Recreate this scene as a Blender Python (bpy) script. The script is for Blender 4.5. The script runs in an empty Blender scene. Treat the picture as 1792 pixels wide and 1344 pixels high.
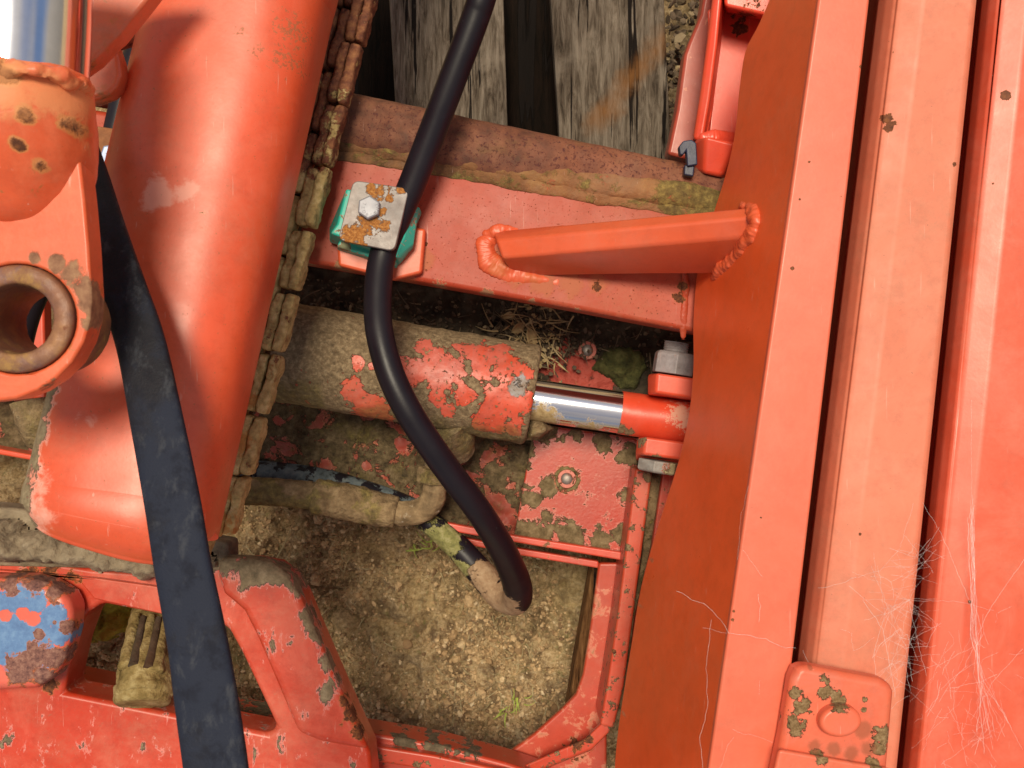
import bpy, bmesh, math, random
from mathutils import Vector, Matrix, noise
from mathutils.geometry import tessellate_polygon
R = math.radians
random.seed(7)
S = bpy.context.scene
COL = S.collection
# ------------------------------------------------------------------ camera, sky, sun, exposure
CAMZ = 1.40            # camera height above the ground, metres
FPX = 1850.0           # focal length in photo pixels (photo is 1792 px wide)
cam = bpy.data.cameras.new('camera'); co = bpy.data.objects.new('camera', cam); COL.objects.link(co)
co.location = (0, 0, CAMZ); co.rotation_euler = (0, 0, 0)
cam.sensor_width = 36; cam.lens = 36*FPX/1792; cam.clip_start = .02; cam.clip_end = 200
cam.dof.use_dof = True; cam.dof.focus_distance = .97; cam.dof.aperture_fstop = 18
S.camera = co
SUN_EL, SUN_AZ = 76, -14          # azimuth measured clockwise from the top of the picture
W = bpy.data.worlds.new("World"); S.world = W; W.use_nodes = True
nt = W.node_tree; nt.nodes.clear()
wo = nt.nodes.new('ShaderNodeOutputWorld'); bg = nt.nodes.new('ShaderNodeBackground')
sk = nt.nodes.new('ShaderNodeTexSky'); sk.sky_type = 'NISHITA'; sk.sun_disc = False
sk.sun_elevation = R(SUN_EL); sk.sun_rotation = R(SUN_AZ)
tc = nt.nodes.new('ShaderNodeTexCoord'); cn = nt.nodes.new('ShaderNodeTexNoise')
cn.inputs['Scale'].default_value = 1.7; cn.inputs['Detail'].default_value = 5
cr = nt.nodes.new('ShaderNodeMapRange'); cr.inputs[1].default_value = .34; cr.inputs[2].default_value = .58
mx = nt.nodes.new('ShaderNodeMix'); mx.data_type = 'RGBA'; 
sx_ = nt.nodes.new('ShaderNodeSeparateXYZ'); nt.links.new(tc.outputs['Generated'], sx_.inputs[0])
zr = nt.nodes.new('ShaderNodeMapRange'); zr.inputs[1].default_value = 0; zr.inputs[2].default_value = 1; zr.inputs[3].default_value = .38; zr.inputs[4].default_value = 1
cc = nt.nodes.new('ShaderNodeMix'); cc.data_type = 'RGBA'; cc.blend_type = 'MULTIPLY'; cc.inputs[0].default_value = 1; cc.inputs[6].default_value = (7.6, 6.5, 5.2, 1)
nt.links.new(sx_.outputs['Z'], zr.inputs[0]); nt.links.new(zr.outputs[0], cc.inputs[7]); nt.links.new(cc.outputs[2], mx.inputs[7])
nt.links.new(tc.outputs['Generated'], cn.inputs['Vector']); nt.links.new(cn.outputs['Fac'], cr.inputs[0])
nt.links.new(cr.outputs[0], mx.inputs[0]); nt.links.new(sk.outputs[0], mx.inputs[6])
nt.links.new(mx.outputs[2], bg.inputs[0]); nt.links.new(bg.outputs[0], wo.inputs[0])
bg.inputs[1].default_value = .088
sl = bpy.data.lights.new('sun', 'SUN'); sl.energy = 3.2; sl.angle = R(16); sl.color = (1, .88, .66)
so = bpy.data.objects.new('sun', sl); COL.objects.link(so)
az, el = R(SUN_AZ), R(SUN_EL)
sd = Vector((math.sin(az)*math.cos(el), math.cos(az)*math.cos(el), math.sin(el)))
so.rotation_euler = sd.to_track_quat('Z', 'Y').to_euler(); so.location = sd*5
S.view_settings.view_transform = 'Standard'; S.view_settings.look = 'None'
S.view_settings.exposure = .10; S.view_settings.gamma = 1
S.render.engine = 'CYCLES'
# ------------------------------------------------------------------ helpers
def V(px, py, h):
    """world point at height h seen where the photo shows (px, py)"""
    d = CAMZ-h
    return Vector(((px-896)/FPX*d, (672-py)/FPX*d, h))
def fr(p, s, o=0, oct=4):
    return noise.fractal(Vector((p[0]*s+o, p[1]*s+o*1.3, p[2]*s-o)), .9, 2.0, oct)
def thing(name, label, cat, loc, group=None):
    o = bpy.data.objects.new(name, None); COL.objects.link(o); o.location = loc
    o.empty_display_size = .03
    o['label'] = label; o['category'] = cat
    if group: o['group'] = group
    return o
def tag(o, label, cat, group=None):
    o['label'] = label; o['category'] = cat
    if group: o['group'] = group
    return o
def link(name, me, mat, parent=None, smooth=True, kind=None, label=None):
    o = bpy.data.objects.new(name, me); COL.objects.link(o)
    if mat: me.materials.append(mat)
    if smooth: me.polygons.foreach_set('use_smooth', [True]*len(me.polygons))
    if parent:
        o.parent = parent
        top = parent
        off = Vector((0, 0, 0))
        while top: off += Vector(top.location); top = top.parent
        o.location = -off
    if kind: o['kind'] = kind
    if label: o['label'] = label
    return o
def mesh(name, vs, fs):
    me = bpy.data.meshes.new(name); me.from_pydata([tuple(v) for v in vs], [], fs); me.update()
    return me
def fixn(me):
    bm = bmesh.new(); bm.from_mesh(me); bmesh.ops.remove_doubles(bm, verts=bm.verts, dist=1e-6)
    bmesh.ops.recalc_face_normals(bm, faces=bm.faces); bm.to_mesh(me); bm.free()
def bevel(o, w, seg=3, ang=35):
    if w <= 0: return o
    m = o.modifiers.new('bevel', 'BEVEL'); m.width = w; m.segments = seg; m.limit_method = 'ANGLE'
    m.angle_limit = R(ang); m.harden_normals = True
    return o
def rough(o, vox, amp, scale, seedlike=0):
    """a lumpy crust: remesh finely and displace"""
    m = o.modifiers.new('remesh', 'REMESH'); m.mode = 'VOXEL'; m.voxel_size = vox; m.use_smooth_shade = True
    for k, (a, s) in enumerate(((amp, scale), (amp*.45, scale*.3))):
        t = bpy.data.textures.new('lumps', 'CLOUDS'); t.noise_scale = s; t.noise_depth = 3
        d = o.modifiers.new('displace', 'DISPLACE'); d.texture = t; d.strength = a; d.mid_level = .5
        d.texture_coords = 'GLOBAL'
    return o
def prism(name, outer, h, th, mat, parent=None, bev=.0015, holes=(), **kw):
    """plate: outline given at the photo's places for height h (number or per-point list), th metres thick"""
    loops = []
    for li, lp in enumerate([outer]+list(holes)):
        loops.append([V(p[0], p[1], p[2] if len(p) > 2 else h) for p in lp])
    tris = tessellate_polygon(loops)
    top = [p for l in loops for p in l]; n = len(top)
    vs = top+[p-Vector((0, 0, th)) for p in top]
    fs = [tuple(t) for t in tris]+[tuple(i+n for i in reversed(t)) for t in tris]
    k = 0
    for l in loops:
        m = len(l)
        for i in range(m):
            a, b = k+i, k+(i+1) % m
            fs.append((a, b, b+n, a+n))
        k += m
    me = mesh(name, vs, fs)
    bm = bmesh.new(); bm.from_mesh(me)
    bmesh.ops.recalc_face_normals(bm, faces=bm.faces)
    bmesh.ops.dissolve_limit(bm, angle_limit=R(1), verts=bm.verts, edges=bm.edges)
    bm.to_mesh(me); bm.free()
    o = link(name, me, mat, parent, smooth=bev > 0, **kw)
    return bevel(o, bev)
def catmull(pts, n):
    out = []
    P = [pts[0]*2-pts[1]]+list(pts)+[pts[-1]*2-pts[-2]]
    for i in range(1, len(P)-2):
        for k in range(n):
            t = k/n; a, b, c, d = P[i-1], P[i], P[i+1], P[i+2]
            out.append(.5*((2*b)+(c-a)*t+(2*a-5*b+4*c-d)*t*t+(3*b-a-3*c+d)*t**3))
    out.append(pts[-1]); return out
def tube(name, pts, rad, mat, parent=None, seg=32, n=8, squash=1.0, power=2.0, amp=0, ns=60, caps=True,
         round_end=(0, 0), rip=0, link_it=True, up=Vector((0, 0, 1)), **kw):
    """swept tube through world points; rad number or list; squash = height/width; power = superellipse"""
    pts = [Vector(p) for p in pts]
    m = len(pts)
    rl = [rad]*m if not hasattr(rad, '__len__') else list(rad)
    if n > 1:
        P = catmull(pts, n); rr = [v.x for v in catmull([Vector((r, 0, 0)) for r in rl], n)]
    else: P, rr = pts, rl
    if round_end[0] or round_end[1]:
        Q, q = [], []
        L = len(P)
        if round_end[0]:
            e = round_end[0]; t = (P[0]-P[1]).normalized()
            for k in range(5, 0, -1):
                a = k/5*math.pi/2*.98
                Q.append(P[0]+t*e*math.sin(a)); q.append(rr[0]-e*(1-math.cos(a)))
        Q += P; q += rr
        if round_end[1]:
            e = round_end[1]; t = (P[-1]-P[-2]).normalized()
            for k in range(1, 6):
                a = k/5*math.pi/2*.98
                Q.append(P[-1]+t*e*math.sin(a)); q.append(rr[-1]-e*(1-math.cos(a)))
        P, rr = Q, q
    if rip: rr = [r*(1+rip*math.sin(i*1.6+math.sin(i*.7))) for i, r in enumerate(rr)]
    vs, fs = [], []
    for i, p in enumerate(P):
        t = (P[min(i+1, len(P)-1)]-P[max(i-1, 0)])
        if t.length < 1e-9: t = Vector((1, 0, 0))
        t.normalize()
        s = t.cross(up)
        if s.length < .05: s = t.cross(Vector((0, 1, 0)))
        s.normalize(); u = s.cross(t)
        for k in range(seg):
            a = 2*math.pi*k/seg; c, d = math.cos(a), math.sin(a)
            f = (abs(c)**power+abs(d)**power)**(-1/power)
            q = p+s*(rr[i]*f*c)+u*(rr[i]*squash*f*d)
            if amp:
                q = q+(q-p).normalized()*amp*fr(q, ns, 3)
            vs.append(q)
    L = len(P)
    for i in range(L-1):
        for k in range(seg):
            k2 = (k+1) % seg
            fs.append((i*seg+k, i*seg+k2, (i+1)*seg+k2, (i+1)*seg+k))
    if caps:
        fs.append(tuple(range(seg-1, -1, -1))); fs.append(tuple((L-1)*seg+k for k in range(seg)))
    me = mesh(name, vs, fs); fixn(me)
    if not link_it: return me
    o = link(name, me, mat, parent, **kw)
    m_ = o.modifiers.new('edges', 'EDGE_SPLIT'); m_.split_angle = R(50)
    return o
def loft(name, secs, mat, parent=None, bev=.002, sub=1, **kw):
    """closed cross-sections (lists of (px,py,h) or Vectors), joined in order"""
    ss = [[p if isinstance(p, Vector) else V(*p) for p in s] for s in secs]
    n = len(ss[0]); vs = [p for s in ss for p in s]; fs = []
    for i in range(len(ss)-1):
        for k in range(n):
            k2 = (k+1) % n
            fs.append((i*n+k, i*n+k2, (i+1)*n+k2, (i+1)*n+k))
    fs.append(tuple(range(n))); fs.append(tuple(range(len(ss)*n-1, (len(ss)-1)*n-1, -1)))
    me = mesh(name, vs, fs); fixn(me)
    o = link(name, me, mat, parent, smooth=bev > 0, **kw)
    return bevel(o, bev)
def inside(x, y, poly):
    c = False; j = len(poly)-1
    for i in range(len(poly)):
        xi, yi = poly[i][0], poly[i][1]; xj, yj = poly[j][0], poly[j][1]
        if (yi > y) != (yj > y) and x < (xj-xi)*(y-yi)/(yj-yi)+xi: c = not c
        j = i
    return c
def edist(x, y, poly):
    m = 9e9; j = len(poly)-1
    for i in range(len(poly)):
        ax, ay = poly[j][0], poly[j][1]; bx, by = poly[i][0], poly[i][1]
        dx, dy = bx-ax, by-ay; t = max(0, min(1, ((x-ax)*dx+(y-ay)*dy)/(dx*dx+dy*dy+1e-12)))
        m = min(m, math.hypot(x-ax-t*dx, y-ay-t*dy)); j = i
    return m
def crust(name, poly, h, res, thick, amp, ns, mat, parent=None, edge=.01, ragged=.006, hf=None, **kw):
    """an irregular heap or skin of dirt over the outline poly (photo places at height h)"""
    pw = [V(a, b, h) for a, b in poly]
    x0 = min(p.x for p in pw)-.01; x1 = max(p.x for p in pw)+.01
    y0 = min(p.y for p in pw)-.01; y1 = max(p.y for p in pw)+.01
    nx, ny = int((x1-x0)/res)+2, int((y1-y0)/res)+2
    idx, vs, fs = {}, [], []
    for j in range(ny):
        for i in range(nx):
            x, y = x0+i*res, y0+j*res
            e = edist(x, y, pw); e = e if inside(x, y, pw) else -e
            e += ragged*fr((x, y, 0), 45, 9, 4)
            if e > -res*1.5:
                g = max(0, min(1, e/edge)); g = math.sqrt(1-(1-g)**2)
                z = h+thick*g+amp*g*(fr((x, y, h), ns, 5, 5))-(0 if e > 0 else .004)
                if hf: z += hf(x, y)*g
                idx[i, j] = len(vs); vs.append((x, y, z))
    for (i, j) in idx:
        q = [(i, j), (i+1, j), (i+1, j+1), (i, j+1)]
        if all(k in idx for k in q): fs.append(tuple(idx[k] for k in q))
    return link(name, mesh(name, vs, fs), mat, parent, **kw)
def hexhead(name, c, axis, r, th, mat, parent, rot=0, cham=.12, **kw):
    z = axis.normalized(); x = z.cross(Vector((.3, .2, 1)) if abs(z.z) < .9 else Vector((0, 1, 0))).normalized(); y = z.cross(x)
    vs = []
    for zz, rr in ((0, 1), (th*.86, 1), (th, 1-cham)):
        for k in range(6):
            a = R(60*k)+rot; vs.append(c+z*zz+(x*math.cos(a)+y*math.sin(a))*r*rr)
    fs = [tuple(range(5, -1, -1)), tuple(range(12, 18))]
    for i in range(2):
        for k in range(6): fs.append((i*6+k, i*6+(k+1) % 6, (i+1)*6+(k+1) % 6, (i+1)*6+k))
    o = link(name, mesh(name, vs, fs), mat, parent, **kw); bevel(o, r*.05, 2, 20); return o
def cyl(name, c, axis, r, th, mat, parent=None, seg=32, bev=.001, dome=0, **kw):
    z = axis.normalized()
    P = [c, c+z*th]; vs = []
    x = z.orthogonal().normalized(); y = z.cross(x)
    rings = [(0, r), (th, r)]
    if dome: rings = [(0, r)]+[(th*math.sin(a), r*math.cos(a)) for a in [math.pi/2*k/6 for k in range(1, 6)]]
    for zz, rr in rings:
        for k in range(seg):
            a = 2*math.pi*k/seg; vs.append(c+z*zz+(x*math.cos(a)+y*math.sin(a))*rr)
    m = len(rings)
    fs = [tuple(range(seg-1, -1, -1)), tuple(range((m-1)*seg, m*seg))]
    for i in range(m-1):
        for k in range(seg): fs.append((i*seg+k, i*seg+(k+1) % seg, (i+1)*seg+(k+1) % seg, (i+1)*seg+k))
    o = link(name, mesh(name, vs, fs), mat, parent, **kw)
    if not dome: bevel(o, bev, 2)
    return o
# ------------------------------------------------------------------ materials
class N:
    def __init__(s, name):
        s.m = bpy.data.materials.new(name); s.m.use_nodes = True; s.t = s.m.node_tree; s.t.nodes.clear()
        s.out = s.t.nodes.new('ShaderNodeOutputMaterial'); s.p = s.t.nodes.new('ShaderNodeBsdfPrincipled')
        s.t.links.new(s.p.outputs[0], s.out.inputs[0])
        s.pos = s.t.nodes.new('ShaderNodeNewGeometry').outputs['Position']
    def put(s, sock, v):
        if v is None: return
        if isinstance(v, bpy.types.NodeSocket): s.t.links.new(v, sock)
        else:
            if isinstance(v, (tuple, list)) and len(v) == 3 and sock.type == 'RGBA': v = (*v, 1)
            sock.default_value = v
    def math(s, op, a, b=None, c=None, clamp=False):
        n = s.t.nodes.new('ShaderNodeMath'); n.operation = op; n.use_clamp = clamp
        s.put(n.inputs[0], a)
        if b is not None: s.put(n.inputs[1], b)
        if c is not None: s.put(n.inputs[2], c)
        return n.outputs[0]
    def noise(s, scale, detail=4, rough=.6, vec=None, dist=0, off=0, stretch=None):
        v = vec or s.pos
        if off or stretch:
            mp = s.t.nodes.new('ShaderNodeMapping'); s.put(mp.inputs[0], v)
            mp.inputs[1].default_value = (off, off*1.7, off*.6)
            if stretch:
                mp.inputs[2].default_value = (0, 0, stretch[3]) if len(stretch) > 3 else (0, 0, 0)
                mp.inputs[3].default_value = stretch[:3]
            v = mp.outputs[0]
        n = s.t.nodes.new('ShaderNodeTexNoise'); s.put(n.inputs['Vector'], v)
        n.inputs['Scale'].default_value = scale; n.inputs['Detail'].default_value = detail
        n.inputs['Roughness'].default_value = rough; n.inputs['Distortion'].default_value = dist
        return n.outputs['Fac']
    def voro(s, scale, feat='F1', vec=None, out='Distance'):
        n = s.t.nodes.new('ShaderNodeTexVoronoi'); n.feature = feat; s.put(n.inputs['Vector'], vec or s.pos)
        n.inputs['Scale'].default_value = scale; return n.outputs[out]
    def rng(s, v, a, b, c=0, d=1, smooth=False):
        n = s.t.nodes.new('ShaderNodeMapRange'); n.interpolation_type = 'SMOOTHSTEP' if smooth else 'LINEAR'
        s.put(n.inputs[0], v)
        for i, k in enumerate((a, b, c, d)): s.put(n.inputs[i+1], k)
        return n.outputs[0]
    def mix(s, f, a, b):
        n = s.t.nodes.new('ShaderNodeMix'); n.data_type = 'RGBA'; s.put(n.inputs[0], f); s.put(n.inputs[6], a); s.put(n.inputs[7], b)
        return n.outputs[2]
    def ramp(s, f, stops):
        n = s.t.nodes.new('ShaderNodeValToRGB'); s.put(n.inputs[0], f)
        e = n.color_ramp.elements
        while len(e) < len(stops): e.new(.5)
        for k, (p, c) in enumerate(stops): e[k].position = p; e[k].color = (*c, 1) if len(c) == 3 else c
        return n.outputs[0]
    def dist(s, c, vec=None):
        n = s.t.nodes.new('ShaderNodeVectorMath'); n.operation = 'DISTANCE'; s.put(n.inputs[0], vec or s.pos)
        n.inputs[1].default_value = c; return n.outputs['Value']
RUST = ((.028, .012, .008), (.12, .04, .018), (.27, .10, .03))
MUD = ((.12, .078, .04), (.25, .17, .09), (.42, .30, .165))
MOSS = ((.045, .038, .014), (.15, .12, .035), (.34, .27, .08))
def mat(name, base, rough=.42, metal=0, layers=(), var=.12, coat=.25, coatr=.34, bump=.00006, bscale=350, spec=.4,
        fade=None, grime=.15):
    """base: colour or (dark, mid, light); layers laid over one after another.
    layer: dict(c=3 colours, f=coverage, n=noise scale, na=noise weight, w=edge, blobs=[(point, r)], holes=[...],
                rough, metal, h=height in metres, cs=colour noise scale)"""
    m = N(name)
    if isinstance(base[0], (int, float)):
        n1 = m.noise(7, 5, .6); b = base
        col = m.ramp(n1, [(.3, tuple(x*(1-var) for x in b)), (.7, tuple(min(1, x*(1+var)+(.012*var*8*min(1, max(b)*2) if i and max(b) > .1 else 0)) for i, x in enumerate(b)))])
    else:
        col = m.ramp(m.noise(bscale*.25, 6, .65), [(.32, base[0]), (.5, base[1]), (.68, base[2])])
    rg = m.rng(m.noise(25, 4), .3, .7, max(.05, rough-.08), rough+.1)
    if grime:     # fine specks and smears that sit on any outdoor metal
        g = m.rng(m.noise(130, 6, .75, off=3), .60, .72, 0, grime)
        col = m.mix(g, col, (.22, .13, .08))
        g2 = m.rng(m.noise(14, 7, .7, off=9, dist=.6), .5, .75, 0, grime*.9)
        sc = m.rng(m.noise(420, 3, .5, off=13, stretch=(1, .05, 1, R(37)), dist=.1), .70, .74, 0, grime*1.5)
        col = m.mix(sc, col, (.75, .5, .42))
        ch_ = m.rng(m.noise(520, 4, .6, off=17), .70, .74, 0, min(1, grime*3))
        col = m.mix(ch_, col, (.10, .05, .03))
        col = m.mix(m.rng(m.noise(4.5, 6, .65, off=21), .40, .68, 0, .5), col, tuple(x*.62+.5*y for x, y in zip(base if isinstance(base[0], (int, float)) else base[2], (.34, .085, .035))))
        g2 = m.rng(m.noise(14, 8, .75, off=9, dist=.8), .46, .68, 0, grime*1.3)
        col = m.mix(g2, col, fade or tuple(min(1, .5*x+.14) for x in (base if isinstance(base[0], (int, float)) else base[2])))
        dk = m.rng(m.noise(55, 8, .8, off=31), .48, .66, 0, .16+grime*.5)
        col = m.mix(dk, col, tuple(x*.55 for x in (base if isinstance(base[0], (int, float)) else base[1])))
        du = m.rng(m.noise(6, 8, .78, off=37), .48, .66, 0, .10+grime*.5)
        du = m.math('MULTIPLY', du, m.rng(m.noise(180, 5, .8, off=41), .35, .6, .3, 1))
        col = m.mix(du, col, (.42, .27, .17))
        rg = m.math('MULTIPLY_ADD', du, .6, rg)
    ht = m.math('MULTIPLY', m.noise(bscale, 5, .6), bump)
    mt = metal; ct = coat
    fl_ = m.t.nodes.new('ShaderNodeVectorMath'); fl_.operation = 'MULTIPLY'; m.put(fl_.inputs[0], m.pos); fl_.inputs[1].default_value = (1, 1, .2); flat = fl_.outputs[0]
    for L in layers:
        nv = m.noise(L.get('n', 60), L.get('d', 6), L.get('nr', .7), off=L.get('off', 0), dist=L.get('dist', .3), stretch=L.get('st'))
        f = L.get('f', .0)
        fld = f
        bl = L.get('blobs', [])
        if bl:
            cur = None
            big = max(r for c, r in bl) > .0065
            for c, r in bl:
                if r < .0035: r *= .62
                sl_ = .5/r
                if r > .0065: sl_ = max(min(.5/r, 42), .25/r)
                v = m.math('MULTIPLY_ADD', m.dist((c[0], c[1], c[2]*.2), flat), -sl_, .5+r*sl_)
                cur = v if cur is None else m.math('MAXIMUM', cur, v)
            fld = m.math('MAXIMUM', cur, f)
        for c, r in L.get('holes', []):
            fld = m.math('MINIMUM', fld, m.math('MULTIPLY', m.dist((c[0], c[1], c[2]*.2), flat), .5/r))
        na = L.get('na', 1.2)
        if bl and max(r for c, r in bl) <= .0065: na *= 1.9
        if (bl and max(r for c, r in bl) > .0065) or L.get('holes'): na *= L.get('boost', 1.9)
        tot = m.math('ADD', fld, m.math('MULTIPLY_ADD', nv, na, -.5*na))
        w = max(L.get('w', .02), .035)
        k = m.rng(tot, .5-w, .5+w, 0, L.get('max', 1), smooth=True)
        cs = L['c']
        if isinstance(cs[0], (int, float)): lc = cs
        else: lc = m.ramp(m.noise(L.get('cs', 120), 7, .7, off=4.2), [(.32, cs[0]), (.5, cs[1]), (.68, cs[2])])
        halo = L.get('halo')
        if halo:
            col = m.mix(m.rng(tot, .5-w-halo[1], .5-w, 0, halo[2] if len(halo) > 2 else .8), col, halo[0])
        col = m.mix(k, col, lc)
        mm = m.t.nodes.new('ShaderNodeMix'); m.put(mm.inputs[0], k); m.put(mm.inputs[2], rg); mm.inputs[3].default_value = L.get('rough', .9); rg = mm.outputs[0]
        if metal or L.get('metal', 0):
            m2 = m.t.nodes.new('ShaderNodeMix'); m.put(m2.inputs[0], k); m.put(m2.inputs[2], mt); m2.inputs[3].default_value = L.get('metal', 0); mt = m2.outputs[0]
        if ct:
            ct = m.math('MULTIPLY', ct, m.math('SUBTRACT', 1, k))
        hh = L.get('h', .0006)
        if hh:
            inner = m.math('MULTIPLY_ADD', m.noise(L.get('hs', 260), 7, .7, off=1.1), L.get('hn', 1.2), .6)
            ht = m.math('MULTIPLY_ADD', m.math('MULTIPLY', k, inner), hh, ht)
    bu = m.t.nodes.new('ShaderNodeBump'); bu.inputs['Strength'].default_value = 1; bu.inputs['Distance'].default_value = 1
    m.put(bu.inputs['Height'], ht); m.put(m.p.inputs['Normal'], bu.outputs[0])
    m.put(m.p.inputs['Base Color'], col); m.put(m.p.inputs['Roughness'], rg); m.put(m.p.inputs['Metallic'], mt)
    m.p.inputs['Specular IOR Level'].default_value = spec
    if coat: m.put(m.p.inputs['Coat Weight'], ct); m.p.inputs['Coat Roughness'].default_value = coatr; m.put(m.p.inputs['Coat Normal'], bu.outputs[0])
    return m.m
def B(h, *l): return [(V(x, y, h), r) for x, y, r in l]
OR = (.72, .095, .028)        # the machine's orange-red paint
ORF = (.80, .17, .10)         # the same paint, chalked
RED = (.48, .034, .013)
def L_mud(f=0, blobs=(), **k):
    d = dict(c=MUD, f=f, blobs=list(blobs), rough=.95, h=.0016, n=45, cs=110, halo=((.62, .20, .12), .05)); d.update(k); return d
def L_rust(f=0, blobs=(), **k):
    d = dict(c=RUST, f=f, blobs=list(blobs), rough=.85, h=.0004, n=120, cs=200, halo=((.45, .14, .04), .05)); d.update(k); return d
def L_moss(f=0, blobs=(), **k):
    d = dict(c=MOSS, f=f, blobs=list(blobs), rough=.95, h=.0012, n=60, cs=150); d.update(k); return d
M_mud = mat('dried_mud', MUD, .95, coat=0, bump=.004, bscale=260, grime=0, layers=[L_moss(.36, n=14, w=.12, max=.6, h=0), dict(c=(.45, .35, .22), f=.33, n=190, na=1.3, w=.05, h=.0004)])
M_mudred = mat('mud_over_red_paint', MUD, .95, coat=0, bump=.003, bscale=240, grime=0,
    layers=[L_moss(.42, n=22, w=.10, max=.75, h=0), dict(c=(.45, .10, .06), f=.30, n=38, na=1.5, w=.03, rough=.6, h=-.0006, hn=0)])
# ground
def ground_mat():
    m = N('sunlit_soil')
    a = m.noise(38, 8, .72); b = m.noise(210, 7, .75, off=2); c = m.noise(5, 4, .5, off=5)
    col = m.ramp(b, [(.30, (.13, .075, .035)), (.42, (.46, .305, .15)), (.55, (.74, .54, .30)), (.70, (.85, .72, .48))])
    col = m.mix(m.rng(a, .47, .60, 0, .8), col, (.17, .10, .05))
    col = m.mix(m.rng(c, .45, .65, 0, .35), col, (.50, .40, .17))
    col = m.mix(m.rng(m.noise(70, 5, .6, off=8), .60, .68, 0, .5), col, (.20, .22, .06))
    h = m.math('MULTIPLY_ADD', b, .006, m.math('MULTIPLY', a, .008))
    bu = m.t.nodes.new('ShaderNodeBump'); bu.inputs['Distance'].default_value = 1; m.put(bu.inputs['Height'], h)
    m.put(m.p.inputs['Normal'], bu.outputs[0]); m.put(m.p.inputs['Base Color'], col); m.p.inputs['Roughness'].default_value = .95
    return m.m
M_ground = ground_mat()
def crumb_mat(name, stops):
    m = N(name)
    g = m.t.nodes.new('ShaderNodeNewGeometry')
    c = m.ramp(g.outputs['Random Per Island'], stops)
    c = m.mix(m.rng(m.noise(300, 5), .35, .7, 0, .5), c, (.18, .12, .07))
    m.put(m.p.inputs['Base Color'], c); m.p.inputs['Roughness'].default_value = .9
    return m.m
M_crumb = crumb_mat('soil_crumbs', [(0, (.18, .105, .05)), (.35, (.46, .30, .15)), (.9, (.68, .49, .27)), (1, (.76, .62, .40))])
M_litter = crumb_mat('litter_bits', [(0, (.03, .02, .015)), (.5, (.09, .065, .045)), (.85, (.16, .12, .08)), (1, (.34, .27, .16))])
M_straw = crumb_mat('dry_straw', [(0, (.30, .24, .12)), (1, (.60, .52, .30))])
def wood_mat(name, dark, mid, light, ang=0, rustb=()):
    m = N(name)
    g = m.noise(150, 8, .75, stretch=(1, .13, 1, R(ang)), dist=.6)
    g2 = m.noise(330, 5, .7, stretch=(1, .05, 1, R(ang)), off=3)
    col = m.ramp(g, [(.36, dark), (.47, mid), (.63, light)])
    col = m.mix(m.rng(g2, .45, .7, 0, .6), col, dark)
    crack = m.rng(m.noise(70, 4, .6, stretch=(1, .04, 1, R(ang)), off=7, dist=.5), .38, .40, 1, 0)
    col = m.mix(crack, col, (.012, .009, .008))
    col = m.mix(m.rng(m.noise(24, 5, .6, off=11), .55, .7, 0, .55), col, light)
    for c, r in rustb:
        k = m.rng(m.math('MULTIPLY_ADD', m.noise(40, 5), .03, m.dist(c)), r*.7, r*2.2, .5, 0)
        col = m.mix(k, col, (.25, .11, .035))
    h = m.math('ADD', m.math('MULTIPLY', g, .003), m.math('ADD', m.math('MULTIPLY', g2, .0012), m.math('MULTIPLY', crack, -.004)))
    bu = m.t.nodes.new('ShaderNodeBump'); bu.inputs['Distance'].default_value = 1; m.put(bu.inputs['Height'], h)
    m.put(m.p.inputs['Normal'], bu.outputs[0]); m.put(m.p.inputs['Base Color'], col); m.p.inputs['Roughness'].default_value = .9; m.p.inputs['Specular IOR Level'].default_value = .12
    return m.m
M_wood = wood_mat('weathered_wood', (.045, .034, .025), (.13, .103, .078), (.25, .21, .168), 4, [(V(1160-k*13, 70+k*16, .17), .016) for k in range(10)])
M_wood2 = wood_mat('shaded_wood', (.004, .003, .002), (.010, .006, .004), (.016, .009, .006), 4)  # pallet wood blackened: shade of the deep gaps put into the colour
M_wood3 = wood_mat('brown_wood', (.05, .022, .01), (.17, .08, .03), (.30, .16, .07), -8)
def plain(name, col, rough=.5, metal=0, bump=0, bs=300, var=.25, spec=.5, sheen=0):
    m = N(name); c = m.ramp(m.noise(bs*.4, 5, .7), [(.35, tuple(x*(1-var) for x in col)), (.65, tuple(min(1, x*(1+var)) for x in col))])
    m.put(m.p.inputs['Base Color'], c); m.p.inputs['Metallic'].default_value = metal
    m.put(m.p.inputs['Roughness'], m.rng(m.noise(40, 4), .3, .7, max(.02, rough*.8), min(1, rough*1.2)))
    m.p.inputs['Specular IOR Level'].default_value = spec; m.p.inputs['Sheen Weight'].default_value = sheen
    if bump:
        bu = m.t.nodes.new('ShaderNodeBump'); bu.inputs['Distance'].default_value = 1
        m.put(bu.inputs['Height'], m.math('MULTIPLY', m.noise(bs, 6, .7), bump)); m.put(m.p.inputs['Normal'], bu.outputs[0])
    return m.m
M_black = plain('void_black', (.01, .01, .01), .9)
M_web = plain('spider_silk', (.85, .85, .9), .5)
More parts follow.
